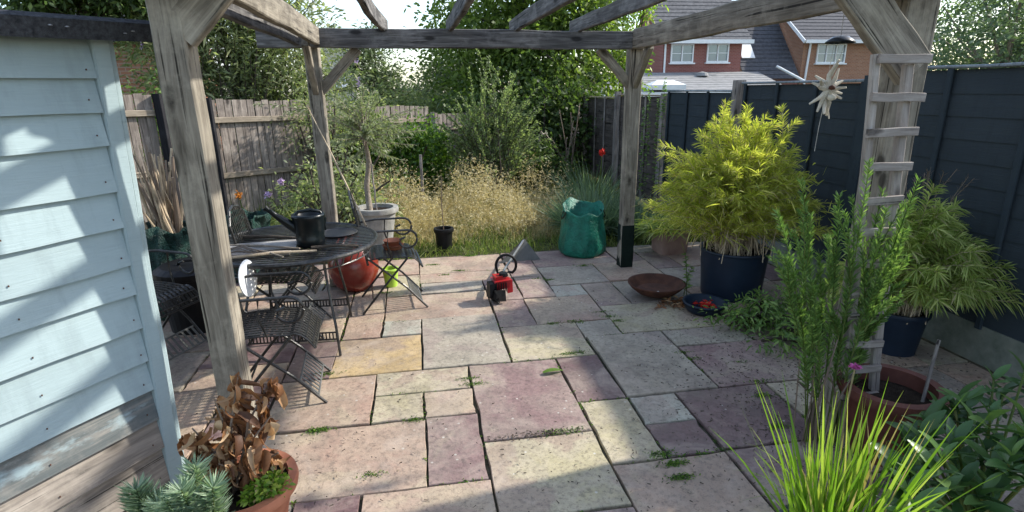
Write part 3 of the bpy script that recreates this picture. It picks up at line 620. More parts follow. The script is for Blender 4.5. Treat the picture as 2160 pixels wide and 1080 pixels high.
ex = tiles(h1, 'extension_roof', 'roof_felt_grey', (8.6, 25.6, 1.52), (18.3, 25.6, 1.45), (18.9, 29.95, 2.5), (9.7, 29.95, 2.48), 9, .02)
ex['label'] = 'low grey extension roof in front of the house'
MB().box((13.6, 26.2, .2), (9.2, .2, 2.55)).build('extension_wall', 'brick_red', h1)
timber('bargeboard', (8.55, 25.55, 1.45), (9.65, 29.95, 2.42), .08, .22, 'white_paint', h1, 2, .001)
timber('fascia', (8.6, 25.5, 1.42), (18.3, 25.5, 1.36), .08, .2, 'white_paint', h1, 2, .001)
w = MB(); w.box((11.7, 25.9, 1.72), (1.7, .9, .22)); V = [(10.85, 25.45, 1.83), (12.55, 25.45, 1.83), (12.55, 26.35, 1.83), (10.85, 26.35, 1.83), (11.3, 25.9, 2.05), (12.1, 25.9, 2.05)]
w.add(V, Q=[(0, 1, 5, 4), (2, 3, 4, 5)], T=[(1, 2, 5), (3, 0, 4)]); w.build('roof_lantern', 'white_paint', h1)
MB().lathe([(.0, .22), (.25, .16), (.34, 0)], (15.1, 28.9, 2.28), 12).build('roof_vent', 'roof_felt_grey', h1)
tiles(h1, 'side_roof', 'roof_slate', (18.0, 29.6, 2.1), (21.35, 29.6, 2.1), (21.35, 33.3, 6.6), (18.0, 33.3, 6.6), 20)
MB().box((19.7, 30.2, .4), (3.3, .8, 3.2)).build('side_wall', 'brick_red', h1)
MB().box((18.55, 30.75, 3.75), (.85, .9, .12)).build('skylight', 'white_paint', h1).rotation_euler = (0, 0, 0)
sk = bpy.data.objects['skylight']
V = [(18.2, 30.45, 3.22), (19.0, 30.45, 3.22), (19.0, 31.05, 3.96), (18.2, 31.05, 3.96)]; up_ = np.array((0, -.77, .63))*.05
sm = MB().add(V+[tuple(np.array(v)+up_) for v in V], [(0, 1, 5, 4), (1, 2, 6, 5), (2, 3, 7, 6), (3, 0, 4, 7), (4, 5, 6, 7)]).mesh('skylight', 'white_paint'); sk.data = sm
MB().sweep([(19.55, 29.2, 2.75), (20.9, 28.6, 1.95)], .07, 8).build('gutter', 'white_paint', h1)
h2 = thing('brick_house', 'orange brick house with dark slate roof and downpipe on the right', 'house', (25, 30, -1))
w = MB(); w.box((25.6, 33.5, 1.2), (8, 7, 5.7)); w.add([(21.6, 30, 4.05), (21.6, 37, 4.05), (21.6, 33.5, 6.9)], T=[(0, 1, 2)]); w.build('wall', 'brick_orange_front', h2)
MB().add([(21.58, 30, -1.6), (21.58, 37, -1.6), (21.58, 37, 4.05), (21.58, 33.5, 6.85), (21.58, 30, 4.05), (21.58, 30, 4.05)], Q=[(0, 1, 2, 4)], T=[(4, 2, 3)]).build('gable_wall', 'brick_orange', h2)
tiles(h2, 'roof', 'roof_slate', (21.3, 29.5, 4.1), (30, 29.5, 4.1), (30, 33.5, 7.0), (21.3, 33.5, 7.0), 14)
MB().box((25.6, 29.48, 4.04), (8.5, .12, .18)).build('fascia', 'white_paint', h2)
timber('bargeboard', (21.25, 29.45, 4.02), (21.25, 33.5, 6.95), .06, .18, 'white_paint', h2, 2, .001)
window(h2, 22.45, 24.25, 2.92, 3.95, 30, 3)
MB().sweep([(21.95, 29.9, 4.0), (21.85, 29.9, 1.6)], .06, 8).build('downpipe', 'white_paint', h2)
h3 = thing('brick_outbuilding', 'dark brick building half hidden by foliage behind the shed', 'house', (-6.5, 13.5, 0))
MB().box((-6.3, 14.6, 1.35), (2.9, 2.4, 2.8)).build('wall', 'brick_orange_front', h3)
tiles(h3, 'roof', 'roof_slate', (-7.9, 13.2, 2.72), (-4.7, 13.2, 2.72), (-4.7, 15, 4.1), (-7.9, 15, 4.1), 8)
h4 = thing('rendered_house', 'pale rendered house wall glimpsed between the trees behind the fence', 'house', (-2.2, 24, 0))
MB().box((-2.75, 25, 1.3), (1.1, 3, 4.2)).build('wall', 'stone_cream', h4)
tiles(h4, 'roof', 'roof_tile', (-3.4, 23.4, 3.35), (-2.1, 23.4, 3.35), (-2.1, 25, 3.75), (-3.4, 25, 3.75), 4)
window(h4, -2.95, -2.5, 1.9, 2.5, 23.5)

# ================================================================== TREES AND SHRUBS
def bush(name, label, cat, base, lm, specs, sm='dark_bark', nl=14, r0=.03, trunk=None, bare=None):
    th = thing(name, label, cat, base); lb = MB(); sb = MB(); top = base if trunk is None else trunk[0]
    for sp in specs:
        C_ = crown(lb, *sp); limbs(sb, top, C_, nl, r0)
    if trunk: sb.sweep([base]+list(trunk[2:] if len(trunk) > 2 else [])+[top], np.linspace(trunk[1]*1.3, trunk[1], 2+max(0, len(trunk)-2)), 9)
    lb.build('crown', lm, th); sb.build('trunk' if trunk else 'stem', sm, th, smooth=True); return th
bush('broadleaf_tree', 'tall dense broadleaf tree rising above the back of the pergola in the middle', 'tree', (2.6, 13.5, 0), 'leaf_tree',
     [((2.75, 13.2, 4.6), (2.0, 1.9, 2.6), 130, 110, .27, .13, .07), ((3.5, 12.8, 3.0), (1.35, 1.2, 1.25), 60, 100, .24, .12, .065), ((1.7, 13.2, 2.5), (1.2, 1.2, 1.2), 60, 110, .24, .12, .065), ((2.8, 13.4, 1.6), (1.9, 1.2, 1.1), 60, 100, .25, .12, .065)], trunk=((2.6, 13.5, 3.0), .16), nl=16, r0=.07)
bush('lime_tree', 'yellow green leafy tree branch hanging beside the red brick house', 'tree', (5.4, 14.5, 0), 'leaf_fresh',
     [((4.75, 13.6, 2.35), (.75, .7, .75), 26, 60, .17, .10, .055), ((5.2, 13.8, 3.5), (.9, .8, .7), 26, 60, .2, .10, .055)], trunk=((5.3, 14.4, 1.9), .07), nl=10, r0=.03)
bush('hedge', 'dark ivy mass at the foot of the tall tree behind the shrub', 'hedge', (2.6, 11.4, 0), 'leaf_dark', [((2.2, 11.4, .9), (1.9, .6, .95), 90, 90, .2, .10, .06), ((3.1, 12.2, 1.4), (1.0, .7, .9), 40, 80, .2, .10, .06)])
th = thing('buddleia', 'tall grey green buddleia with purple flower spikes behind the left fence', 'shrub', (-2.4, 10.2, 0)); lb = MB(); sb = MB(); fb = MB()
tips = [(rng.uniform(-4.4, -.9), rng.uniform(9.4, 10.8), rng.uniform(1.7, 4.2)) for q in range(150)]
tips = [t_ for t_ in tips if t_[2] < 4.0-max(0, t_[0]+1.7)*1.6]
shoots(lb, sb, (-2.6, 10.2, 0), tips, .35, 150, .13, .032, .35, .9, .15, .014, curve=.25)
crown(lb, (-2.75, 10.1, 2.5), (1.75, .7, 1.35), 150, 90, .22, .12, .032)
for t_ in random.sample(tips, 26):
    n = 40; P = np.array(t_)+np.c_[rng.normal(0, .018, n), rng.normal(0, .018, n), rng.uniform(-.02, .17, n)]; fb.ribbons(P, rng.normal(0, 1, (n, 3)), .03, .02, 1, 0, prof=[1, .6])
lb.build('foliage', 'leaf_buddleia', th); sb.build('stem', 'dark_bark', th); fb.build('flower_spikes', 'lilac_petal', th, stuff=True)
bush('conifer_tree', 'dark ivy covered tree crown above the shed roof', 'tree', (-4.9, 10, 0), 'leaf_dark', [((-4.5, 9.9, 3.2), (1.35, .8, .5), 80, 110, .2, .10, .05)], trunk=((-4.9, 10, 2.6), .1))
bush('low_hedge', 'clipped green hedge behind the left fence by the shed', 'hedge', (-3.9, 8.9, 0), 'leaf_ever', [((-3.75, 8.5, 1.3), (.75, .3, .62), 50, 80, .14, .06, .035)])
bush('small_tree', 'feathery green tree behind the far end of the left fence', 'tree', (-.9, 16, 0), 'leaf_far', [((-1.05, 16, 2.3), (.75, .6, .9), 50, 90, .18, .12, .04), ((-.4, 16, 1.3), (.9, .6, .5), 40, 80, .18, .12, .04)], trunk=((-.9, 16, 1.7), .07))
bush('distant_tree', 'hazy rounded tree far behind the garden under the open sky', 'tree', (.2, 26, 0), 'leaf_far', [((-.6, 26, 1.2), (2.2, 1.2, .8), 80, 90, .3, .16, .07), ((1.8, 25, 2.6), (1.4, 1, 1.2), 60, 90, .3, .16, .07)], trunk=((.2, 26, 1), .1))
bush('conifer_hedge', 'green hedge line beyond the far corner of the garden', 'hedge', (.6, 13.6, 0), 'leaf_buddleia', [((.3, 13.4, 1.1), (1.2, .5, .85), 70, 90, .2, .09, .04), ((-1.6, 13.6, 1.0), (1.3, .5, .9), 60, 90, .2, .09, .04)])
for (x, y, z, r, lab) in ((9.9, 8.4, 2.7, 1.75, 'pale green tree leaning over the blue fence at the upper right'), (14.3, 11.8, 3.3, 2.4, 'larger pale tree behind the one above the blue fence')):
    bush('garden_tree', lab, 'tree', (x, y, 0), 'leaf_pale', [((x, y, z), (r*.8, r*.8, r*.75), 120, 90, .2, .085, .045)], trunk=((x, y, z-1), .09), nl=26, r0=.035, sm='bark')
# grey-leaved upright shrub in the middle
th = thing('willow_shrub', 'upright grey green willow leaved shrub behind the dry grass', 'shrub', (1.15, 8.9, 0)); lb = MB(); sb = MB()
tips = []
for q in range(120):
    a = rng.uniform(-1, 1); r_ = rng.uniform(-.5, .4); hgt = (2.25-1.15*abs(a)**1.2+rng.normal(0, .14))*rng.uniform(.55, 1)
    tips.append((1.15+a*.85+max(0, a)*.1, 8.9+r_, max(.5, hgt)))
tips += [(.98, 8.8, 2.3), (1.15, 8.9, 2.12), (.85, 8.9, 2.05), (1.9, 8.7, 1.75), (2.05, 8.7, 1.6), (1.6, 8.8, 1.65), (.5, 8.8, 1.5), (1.4, 8.8, 1.75)]
shoots(lb, sb, (1.15, 8.9, 0), tips, .2, 150, .10, .028, .2, .65, .0, .01, curve=.12)
lb.build('foliage', 'leaf_willow', th); sb.build('stem', 'dark_bark', th)
bush('evergreen_shrub', 'rounded glossy evergreen shrub with bright top leaves behind the olive tree', 'shrub', (-.25, 9.2, 0), 'leaf_ever', [((.05, 9.2, .70), (.62, .45, .55), 75, 85, .12, .065, .04), ((-.8, 9.3, .55), (.75, .45, .55), 60, 90, .12, .065, .04)])
bush('dark_shrub', 'low dark shaded shrub at the right foot of the willow shrub', 'shrub', (1.95, 9.4, 0), 'leaf_dark', [((1.95, 9.3, .45), (.6, .4, .5), 45, 90, .12, .06, .035)])
bush('climbing_shrub', 'leafy climber spilling over the left fence beside the far post', 'shrub', (-1.4, 8.6, 0), 'leaf_buddleia', [((-1.25, 8.7, 1.25), (.5, .25, .5), 30, 60, .12, .06, .022), ((-.75, 9.1, 1.1), (.5, .3, .5), 24, 70, .12, .06, .025)])
bush('garden_shrub', 'low yellow green leafy plants growing behind the round table', 'shrub', (-.95, 6.6, 0), 'leaf_buddleia', [((-.75, 6.7, .42), (.45, .35, .38), 34, 42, .1, .06, .03), ((-1.3, 7.0, .45), (.4, .35, .4), 26, 40, .1, .06, .03)])
bush('fading_shrub', 'straggly bush with dry pink stems behind the far left post', 'shrub', (-1.1, 7.6, 0), 'leaf_olive', [((-1.05, 7.7, .6), (.45, .3, .4), 26, 50, .12, .06, .025)])
# sedum like purple flowers
th = thing('thistle_plant', 'leafy plant with two lilac flower heads behind the watering can', 'plant', (-1.4, 5.7, 0)); lb = MB(); sb = MB(); fb = MB()
tips = [(-1.29, 5.6, .9), (-1.42, 5.6, .78), (-1.15, 5.65, .7), (-1.5, 5.7, .6), (-1.0, 5.7, .6), (-1.2, 5.8, .75), (-1.35, 5.5, .6)]
shoots(lb, sb, (-1.3, 5.7, 0), tips, .08, 60, .09, .028, .25, .9, .1, .007)
for t_ in tips[:2]:
    fb = MB(); n = 110; P = np.array(t_)+rng.normal(0, .011, (n, 3)); fb.ribbons(P, rng.normal(0, 1, (n, 3)), .022, .01, 1, 0, prof=[1, .6]); fb.build('flower_head', 'lilac_petal', th)
lb.build('foliage', 'leaf_willow', th); sb.build('stem', 'dark_bark', th)
# blue green strappy grass clumps
for (x, y, r, h, n, lab) in ((2.15, 6.6, .55, .62, 2600, 'arching blue green ornamental grass behind the green sack'), (2.7, 6.3, .35, .5, 1300, 'smaller blue green grass clump behind the far right post'), (2.45, 7.7, .3, .85, 600, 'tall strap leaved clump by the old fence with a red flower')):
    mb = MB(); a = rng.uniform(0, 2*PI, n); q = np.sqrt(rng.random(n))*r*.6; P = np.c_[x+np.cos(a)*q, y+np.sin(a)*q*.7, np.full(n, -.03)]
    D = np.c_[np.cos(a)*q/r*1.1, np.sin(a)*q/r, np.ones(n)]+rng.normal(0, .2, (n, 3)); mb.ribbons(P, D, h*rng.uniform(.5, 1.25, n), .013, 4, rng.uniform(.1, .6, n), prof=[.7, 1, .85, .5, .05])
    tag(mb.build('ornamental_grass', 'blue_grass', origin=(x, y, 0)), lab, 'grass clump')
th = thing('red_flower', 'single red bloom on a tall stem near the old brown fence', 'flower', (2.4, 7.1, 0)); MB().sweep([(2.42, 7.15, 0), (2.36, 7.05, .5), (2.36, 7.0, .9)], .006, 5).build('stem', 'green_grass', th)
n = 90; MB().ribbons(np.array((2.36, 7, .92))+rng.normal(0, .014, (n, 3)), rng.normal(0, 1, (n, 3)), .03, .02, 1, 0, prof=[1, .6]).build('petals', 'red_petal', th)
for (x, y, h, lab) in ((3.32, 7.9, 1.7, 'slim green climber up the fence left of the blue panels'), (3.3, 7.35, 1.85, 'taller green climber at the end of the blue panels')):
    th = thing('climber', lab, 'plant', (x, y, 0)); lb = MB(); sb = MB(); shoots(lb, sb, (x, y, 0), [(x+.02, y, h), (x-.03, y+.05, h*.85)], .03, 170, .07, .03, .1, 1.0, .1, .005); lb.build('foliage', 'leaf_fleabane', th); sb.build('stem', 'dark_bark', th)
th = thing('dry_stalks', 'bare pale dead flower stalks in front of the old brown fence', 'plant', (2.6, 9.5, 0)); sb = MB()
for q in range(9):
    x, y = 2.5+rng.normal(0, .15), 9.3; e = (x+rng.normal(0, .2), y, rng.uniform(.9, 1.5)); sb.sweep([(2.55, y, 0), ((x+2.55)/2, y, e[2]*.5), e], .008, 4)
    n = 10; u = rng.uniform(.6, 1, n)[:, None]; sb.ribbons(np.array((x, y, 0))*(1-u)+np.array(e)*u, rng.normal(0, 1, (n, 3)), .05, .02, 1, 0, prof=[1, .5])
sb.build('stem', 'dry_twig', th)
for (x, y, h, lab) in ((2.05, 9.4, .95, 'short grey stake in front of the dark shrub'), (.05, 7.6, .9, 'thin grey stake behind the olive tree')):
    tag(timber('garden_stake', (x, y, -.03), (x, y, h), .035, .035, 'grey_wood'), lab, 'stake')

# ---- pots ----------------------------------------------------------
def pot(th, c, r0, r1, h, mat, rim=.02, rimh=.03, thick=.014, soil=True, sq=None, name='pot', wob=0, soild=.04, seg=36):
    pr = [(0.001, 0), (r0, 0), (r0+(r1-r0)*.5, h*.5), (r1, h-rimh), (r1+rim, h-rimh), (r1+rim+.004, h-rimh*.5), (r1+rim, h), (r1-thick, h), (r1-thick-.002, h-rimh), (r0, h*.35), (.001, h*.35)]
    o = MB().lathe(pr, c, seg, wob, sq).build(name, mat, th, smooth=False)
    for p in o.data.polygons: p.use_smooth = True
    o.data.set_sharp_from_angle(angle=.6) if hasattr(o.data, 'set_sharp_from_angle') else None
    if soil:
        zz = h-soild; rr = r1-thick-.001
        MB().lathe([(rr, zz), (rr*.8, zz+.006), (rr*.4, zz-.004), (.001, zz+.005)], c, 20, wob, sq).build('soil', 'soil', th)
    return o
# big tub with golden bamboo
bx, by = 2.62, 4.2
tub = thing('bamboo_tub', 'large navy tub holding the golden bamboo beside the rusty bowl', 'planter', (bx, by, 0)); pot(tub, (bx, by, 0), .245, .275, .41, 'navy_glaze', .008, .02)
th = thing('bamboo', 'large golden yellow bamboo bushing out of the navy tub', 'bamboo', (bx, by, .37)); lb = MB(); sb = MB(); tips = []
for q in range(230):
    a = rng.uniform(0, 2*PI); rr = rng.random()**.6*rng.uniform(.8, 1.12); x = math.cos(a)*rr*(.78 if math.cos(a) > 0 else .70); y = math.sin(a)*rr*.6
    tips.append((bx-.08+x, by+y, .45+(1.02-.72*rr**1.6)*rng.uniform(.62, 1.14)))
tips += [(2.36, 4.1, 1.6), (2.42, 4.2, 1.52), (2.9, 4.2, 1.55), (2.98, 4.1, 1.45), (1.86, 4.1, 1.3), (1.9, 4.2, 1.22), (2.15, 4.1, 1.38), (2.7, 4.2, 1.45)]
shoots(lb, sb, (bx, by, .36), tips, .11, 160, .10, .0078, .36, .72, .0, .004, nseg=3, bend=.2, curve=.25, taper=.3)
crown(lb, (bx-.06, by, .86), (.62, .5, .38), 24, 50, .12, .10, .0078, 3, .25, .15)
lb.build('foliage', 'leaf_bamboo', th); sb.build('cane', 'cane', th)
# second bamboo
bx, by = 3.1, 2.98
tub = thing('bamboo_pot', 'smaller navy pot under the drooping green bamboo by the right fence', 'planter', (bx, by, 0)); pot(tub, (bx, by, 0), .13, .165, .3, 'navy_glaze', .01, .03)
th = thing('bamboo', 'drooping green bamboo in front of the blue fence at the right', 'bamboo', (bx, by, .25)); lb = MB(); sb = MB(); tips = []
for q in range(120):
    a = rng.uniform(0, 2*PI); rr = rng.random()**.6*rng.uniform(.8, 1.1); tips.append((bx+.02+math.cos(a)*rr*.55, by-.1+math.sin(a)*rr*.42, .30+(.78-.55*rr**1.5)*rng.uniform(.6, 1.1)))
shoots(lb, sb, (bx, by, .25), tips, .06, 120, .125, .0095, .3, .85, .1, .004, nseg=3, bend=.25, curve=.3, taper=.25)
lb.build('foliage', 'leaf_bamboo_green', th); sb.build('cane', 'cane', th)
th = thing('dead_shrub', 'brown leafless twiggy shrub against the blue fence behind the green bamboo', 'shrub', (3.35, 3.2, 0)); sb = MB(); lb = MB()
tips = [(3.25+rng.uniform(-.25, .2), 3.2+rng.uniform(-.3, .2), rng.uniform(.8, 1.22)) for q in range(26)]
shoots(lb, sb, (3.35, 3.25, 0), tips, .05, 26, .10, .005, .5, .5, 0, .005, curve=.05); lb.build('twigs', 'dry_twig', th, stuff=True); sb.build('stem', 'dry_twig', th)
# big terracotta pot
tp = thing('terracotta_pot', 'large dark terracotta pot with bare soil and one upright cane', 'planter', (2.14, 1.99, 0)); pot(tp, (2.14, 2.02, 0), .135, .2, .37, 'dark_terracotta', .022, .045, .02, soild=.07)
for c_ in ((2.20, 1.80, .30),): pass
tag(MB().sweep([(2.25, 1.95, .28), (2.275, 1.965, .44), (2.30, 1.98, .60)], .0075, 7).build('plant_cane', 'grey_wood', origin=(2.25, 1.95, .28)), 'short grey cane sticking up out of the large terracotta pot', 'cane')
th = thing('pink_flower', 'single pink flower on a thin pale stem beside the terracotta pot', 'flower', (1.86, 1.95, 0)); MB().sweep([(1.85, 1.93, 0), (1.83, 1.93, .3), (1.85, 1.94, .53)], .004, 5).build('stem', 'dry_grass', th)
n = 90; a = rng.uniform(0, 2*PI, n); MB().ribbons(np.tile((1.85, 1.94, .53), (n, 1))+rng.normal(0, .004, (n, 3)), np.c_[np.cos(a), np.sin(a), rng.uniform(.0, .5, n)], .024, .008, 2, .2).build('petals', 'pink_petal', th)
th = thing('dry_stalks', 'bunch of thin brown dead stems to the left of the terracotta pot', 'plant', (1.84, 2.1, 0)); sb = MB()
for q in range(12):
    x, y = 1.84+rng.normal(0, .045), 2.08+rng.normal(0, .05); sb.sweep([(x, y, 0), (x+rng.normal(0, .03), y, .25), (x+rng.normal(0, .06), y, rng.uniform(.35, .6))], .004, 4)
sb.build('stem', 'dry_twig', th)
# tall fleabane stems
fl = [(1.49,2.1,1.2,'leftmost of the tall green weed stems by the ladder'),(1.56,2.1,1.0,'shorter green weed stem just right of the leftmost one'),(1.62,2.15,1.33,'tall bright tipped weed stem second tallest left of the ladder'),
 (1.70,2.2,1.12,'mid height weed stem between two taller ones left of the ladder'),(1.77,2.1,1.27,'slender weed stem just left of the ladder rail'),(1.83,2.03,1.42,'tallest weed stem crossing in front of the ladder rail'),
 (1.80,2.2,.98,'short weed stem behind the ladder foot'),(1.92,2.0,1.22,'weed stem rising in front of the middle of the ladder rungs'),(1.98,2.1,1.28,'weed stem at the right half of the ladder rungs'),
 (2.05,2.0,1.34,'rightmost tall weed stem past the right end of the rungs'),(1.95,1.98,1.06,'lower leafy weed stem in front of the lower rungs'),(2.1,2.1,1.08,'low weed stem right of the ladder by the green bamboo'),
 (1.66,2.05,.9,'shortest weed stem low on the left of the cluster'),(1.88,2.1,.93,'short weed stem at the foot of the ladder rail'),(2.02,2.05,.93,'short weed stem above the terracotta pot rim')]
for q, (x, y, h, lab) in enumerate(fl):
    b = (1.92+(x-1.8)*.3+rng.normal(0, .02), 2.15+(y-2.1)*.4, .0)
    th = thing('fleabane', lab, 'plant', b, 'tall green weed stems by the ladder'); lb = MB(); sb = MB()
    shoots(lb, sb, b, [(x, y, h)], .005, 300, .072, .0095, .22, .62, .0, .0045, nseg=2, bend=.12, curve=.02, taper=.5)
    br = [(x+rng.normal(0, .05), y+rng.normal(0, .05), h-rng.uniform(.03, .22)) for k in range(3)]
    shoots(lb, sb, (b[0]*.4+x*.6, b[1]*.4+y*.6, h*.62), br, .006, 110, .045, .008, .1, .6, .0, .003, nseg=2, bend=.1, curve=.02, taper=.4)
    lb.build('foliage', 'leaf_fleabane', th); sb.build('stem', 'green_grass', th)
bush('ground_shrub', 'low bright leafy plant creeping round the foot of the navy tub', 'shrub', (2.45, 3.55, 0), 'leaf_fleabane', [((2.42, 3.52, .1), (.3, .2, .12), 26, 34, .05, .055, .016, 3, .4)])
bush('ground_shrub', 'low dark leafy growth on the paving between tub and ladder', 'shrub', (2.6, 3.2, 0), 'leaf_fleabane', [((2.5, 3.15, .1), (.3, .22, .14), 22, 34, .05, .055, .015, 3, .4)])
# square clay planter
sp = thing('square_planter', 'square pinkish clay planter beside the golden bamboo', 'planter', (2.66, 5.52, 0)); pot(sp, (2.66, 5.52, 0), .15, .175, .27, 'pink_clay', .012, .05, .02, sq=7, seg=40)
th = thing('planter_plant', 'trailing grassy plant growing out of the square clay planter', 'plant', (2.66, 5.52, .25)); lb = MB()
n = 700; a = rng.uniform(0, 2*PI, n); lb.ribbons(np.c_[2.6+rng.normal(0, .08, n), 5.5+rng.normal(0, .08, n), np.full(n, .24)], np.c_[np.cos(a)*.8-.35, np.sin(a)*.8, rng.uniform(.3, 1.2, n)], rng.uniform(.2, .42, n), .016, 4, .5, prof=[.6, 1, .9, .5, .05]); lb.build('foliage', 'leaf_bamboo_green', th)
# rusty bowl
rb = thing('fire_bowl', 'wide shallow rusty bowl standing on the paving in the shade edge', 'bowl', (1.93, 4.33, 0))
MB().lathe([(.001, .012), (.09, .012), (.155, .04), (.205, .08), (.232, .108), (.242, .112), (.242, .105), (.215, .072), (.165, .03), (.095, 0), (.001, 0)], (1.96, 4.26, .012), 44).build('bowl', 'rust', rb, smooth=True)
MB().lathe([(.001, .045), (.10, .049), (.16, .045)], (1.96, 4.26, .012), 24).build('dirt', 'rust', rb, smooth=True)
MB().lathe([(.001, .02), (.014, .012), (.018, 0)], (1.94, 4.17, .055), 10).build('pebble', 'white_paint', rb, smooth=True)
n = 120; tag(MB().ribbons(np.c_[rng.normal(2.1, .1, n), rng.normal(4.02, .05, n), rng.uniform(0, .03, n)], rng.normal(0, 1, (n, 3))*np.array((1, 1, .2)), .06, .02, 2, .2).build('leaf_pile', 'leaf_dead', stuff=True), 'small drift of brown dead leaves under the rusty bowl', 'leaves')
db = thing('plant_saucer', 'low dark blue saucer holding red petals next to the rusty bowl', 'saucer', (2.2, 3.86, 0)); MB().lathe([(.001, 0), (.13, 0), (.155, .03), (.165, .07), (.175, .072), (.172, .085), (.150, .08), (.13, .03), (.001, .02)], (2.2, 3.86, 0), 36).build('saucer', 'navy_glaze', db, smooth=True)
n = 60; tag(MB().ribbons(np.c_[rng.normal(2.22, .045, n), rng.normal(3.88, .03, n), rng.uniform(.035, .06, n)], rng.normal(0, 1, (n, 3))*np.array((1, 1, .2)), .045, .02, 2, .2).build('fallen_petals', 'red_petal', stuff=True), 'red fallen petals lying in the blue saucer', 'petals')
th = thing('seedling', 'single leafy green stem rising behind the rusty bowl', 'plant', (2.22, 4.15, 0)); lb = MB(); sb = MB(); shoots(lb, sb, (2.2, 4.2, 0), [(2.17, 4.2, .38), (2.25, 4.2, .26)], .01, 50, .07, .02, .1, .9, .1, .004); lb.build('foliage', 'leaf_fleabane', th); sb.build('stem', 'green_grass', th)
# green garden sack
def sack(name, label, c, r, h, mat, wob=.06, lump=.02, open_=True, seg=64):
    th = thing(name, label, 'sack', c); prof = [(.001, .0), (r*.9, .0), (r*1.0, h*.06), (r*1.0, h*.2), (r*.95, h*.4), (r*.9, h*.6), (r*.86, h*.8), (r*.84, h*.93), (r*.85, h), (r*.83, h), (r*.80, h*.6), (r*.6, h*.42), (.001, h*.4)]
    mb = MB(); mb.lathe(prof, c, seg, wob); V = mb.V[0]; cc = np.array(c)
    for q in range(len(V)):
        d = V[q]-cc; a = math.atan2(d[1], d[0]); z = d[2]/h
        f = 1+lump*3*math.sin(a*7+z*9)*z+lump*2*math.sin(a*13-z*5)+lump*1.5*math.sin(z*22+a*3); V[q, 0] = cc[0]+d[0]*f; V[q, 1] = cc[1]+d[1]*f
        V[q, 2] += h*.03*math.sin(a*3+1)*z**2+h*.02*math.sin(a*7)*z**3+(h*.10*math.sin(a)*z**4+h*.03*math.sin(a*4+.6)*z**6 if open_ else 0)
    mb.build('fabric', mat, th, smooth=True)
    if open_:
        MB().lathe([(r*.80, h*.66), (r*.4, h*.72), (.001, h*.69)], c, 24, .05).build('clippings', 'soil', th)
        for s_ in (-1, 1):
            x = c[0]+s_*r*.80; y = c[1]-r*.1; MB().sweep([(x, y-.05, c[2]+h*.95), (x+s_*.025, y-.045, c[2]+h*.84), (x+s_*.035, y, c[2]+h*.78), (x+s_*.025, y+.045, c[2]+h*.84), (x, y+.05, c[2]+h*.93)], 0, rect=(.02, .005), up=(1, 0, 0)).build('handle', 'black_plastic', th)
    return th
sack('garden_sack', 'bright green woven garden waste sack at the edge of the dry grass', (1.72, 5.68, 0), .255, .50, 'woven_sack', .03, .007)
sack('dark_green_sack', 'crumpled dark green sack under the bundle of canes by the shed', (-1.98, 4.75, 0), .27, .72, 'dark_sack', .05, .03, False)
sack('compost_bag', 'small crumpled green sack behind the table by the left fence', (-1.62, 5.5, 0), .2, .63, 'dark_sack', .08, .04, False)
th = thing('orange_flower', 'small orange bloom above the crumpled sack behind the table', 'flower', (-1.75, 5.9, .6)); MB().sweep([(-1.75, 5.95, 0), (-1.77, 5.9, .75)], .006, 5).build('stem', 'green_grass', th)
n = 50; MB().ribbons(np.array((-1.77, 5.9, .74))+rng.normal(0, .015, (n, 3)), rng.normal(0, 1, (n, 3)), .024, .015, 1, 0, prof=[1, .6]).build('petals', 'orange_petal', th)
bn = thing('shade_filler_bin', 'added black bin shape filling in for the deep shade between the shed and the near post', 'shade filler', (-1.72, 4.35, 0)); MB().lathe([(.001, 0), (.2, 0), (.235, .42), (.25, .425), (.25, .47), (.2, .5), (.001, .51)], (-1.72, 4.35, 0), 30).build('body', 'black_plastic', bn)  # added black form, stands in for the deep shadow in this gap
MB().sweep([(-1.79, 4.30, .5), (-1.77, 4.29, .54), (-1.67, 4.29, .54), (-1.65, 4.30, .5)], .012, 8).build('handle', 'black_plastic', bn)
cb = thing('cane_bundle', 'bundle of long pale canes and prunings leaning out of the dark sack', 'canes', (-1.98, 4.75, .4))
for q in range(46):
    x, y = -1.98+rng.normal(0, .05), 4.75+rng.normal(0, .05); a = rng.uniform(-.42, .22); hh = rng.uniform(.5, 1.0); e = (x+a*hh*.62+rng.normal(0, .02), y+rng.normal(0, .12), .55+hh*.82)
    r_ = rng.uniform(.006, .017); MB().sweep([(x, y, .45), ((x+e[0])/2+rng.normal(0, .01), (y+e[1])/2, (.45+e[2])/2), e], [r_, r_*.9, r_*.6], 6).build('cane', 'cane' if q % 3 else 'dry_twig', cb)
# black pot with twig, urn, olive
bp = thing('black_pot', 'small black plastic plant pot at the edge of the grass', 'planter', (.25, 6.16, 0)); pot(bp, (.25, 6.16, 0), .085, .1, .235, 'black_plastic', .012, .04)
tag(MB().sweep([(.25, 6.16, .18), (.24, 6.16, .5), (.25, 6.17, .82)], [.006, .005, .003], 6).build('bare_twig', 'dry_twig', origin=(.25, 6.16, .2)), 'thin bare twig standing in the small black pot', 'twig')
ur = thing('stone_urn', 'pale grey ribbed planter holding the olive tree', 'planter', (-.46, 6.1, 0)); pot(ur, (-.46, 6.1, 0), .13, .2, .52, 'stone_urn', .03, .05, .02)
ol = thing('olive_tree', 'small olive tree with a slim pale trunk growing in the grey planter', 'tree', (-.53, 6.1, .45)); lb = MB(); sb = MB()
trunk = [(-.53, 6.1, .45), (-.545, 6.1, .75), (-.50, 6.1, 1.0), (-.53, 6.1, 1.3)]; sb.sweep(trunk, [.034, .03, .027, .024], 9)
tips = [(-.52+rng.normal(0, .33), 6.1+rng.uniform(-.4, .4), 1.42+rng.normal(0, .2)) for q in range(60)]
shoots(lb, sb, (-.53, 6.1, 1.25), tips, .01, 85, .055, .012, .3, .8, .05, .006, curve=.25, taper=.2)
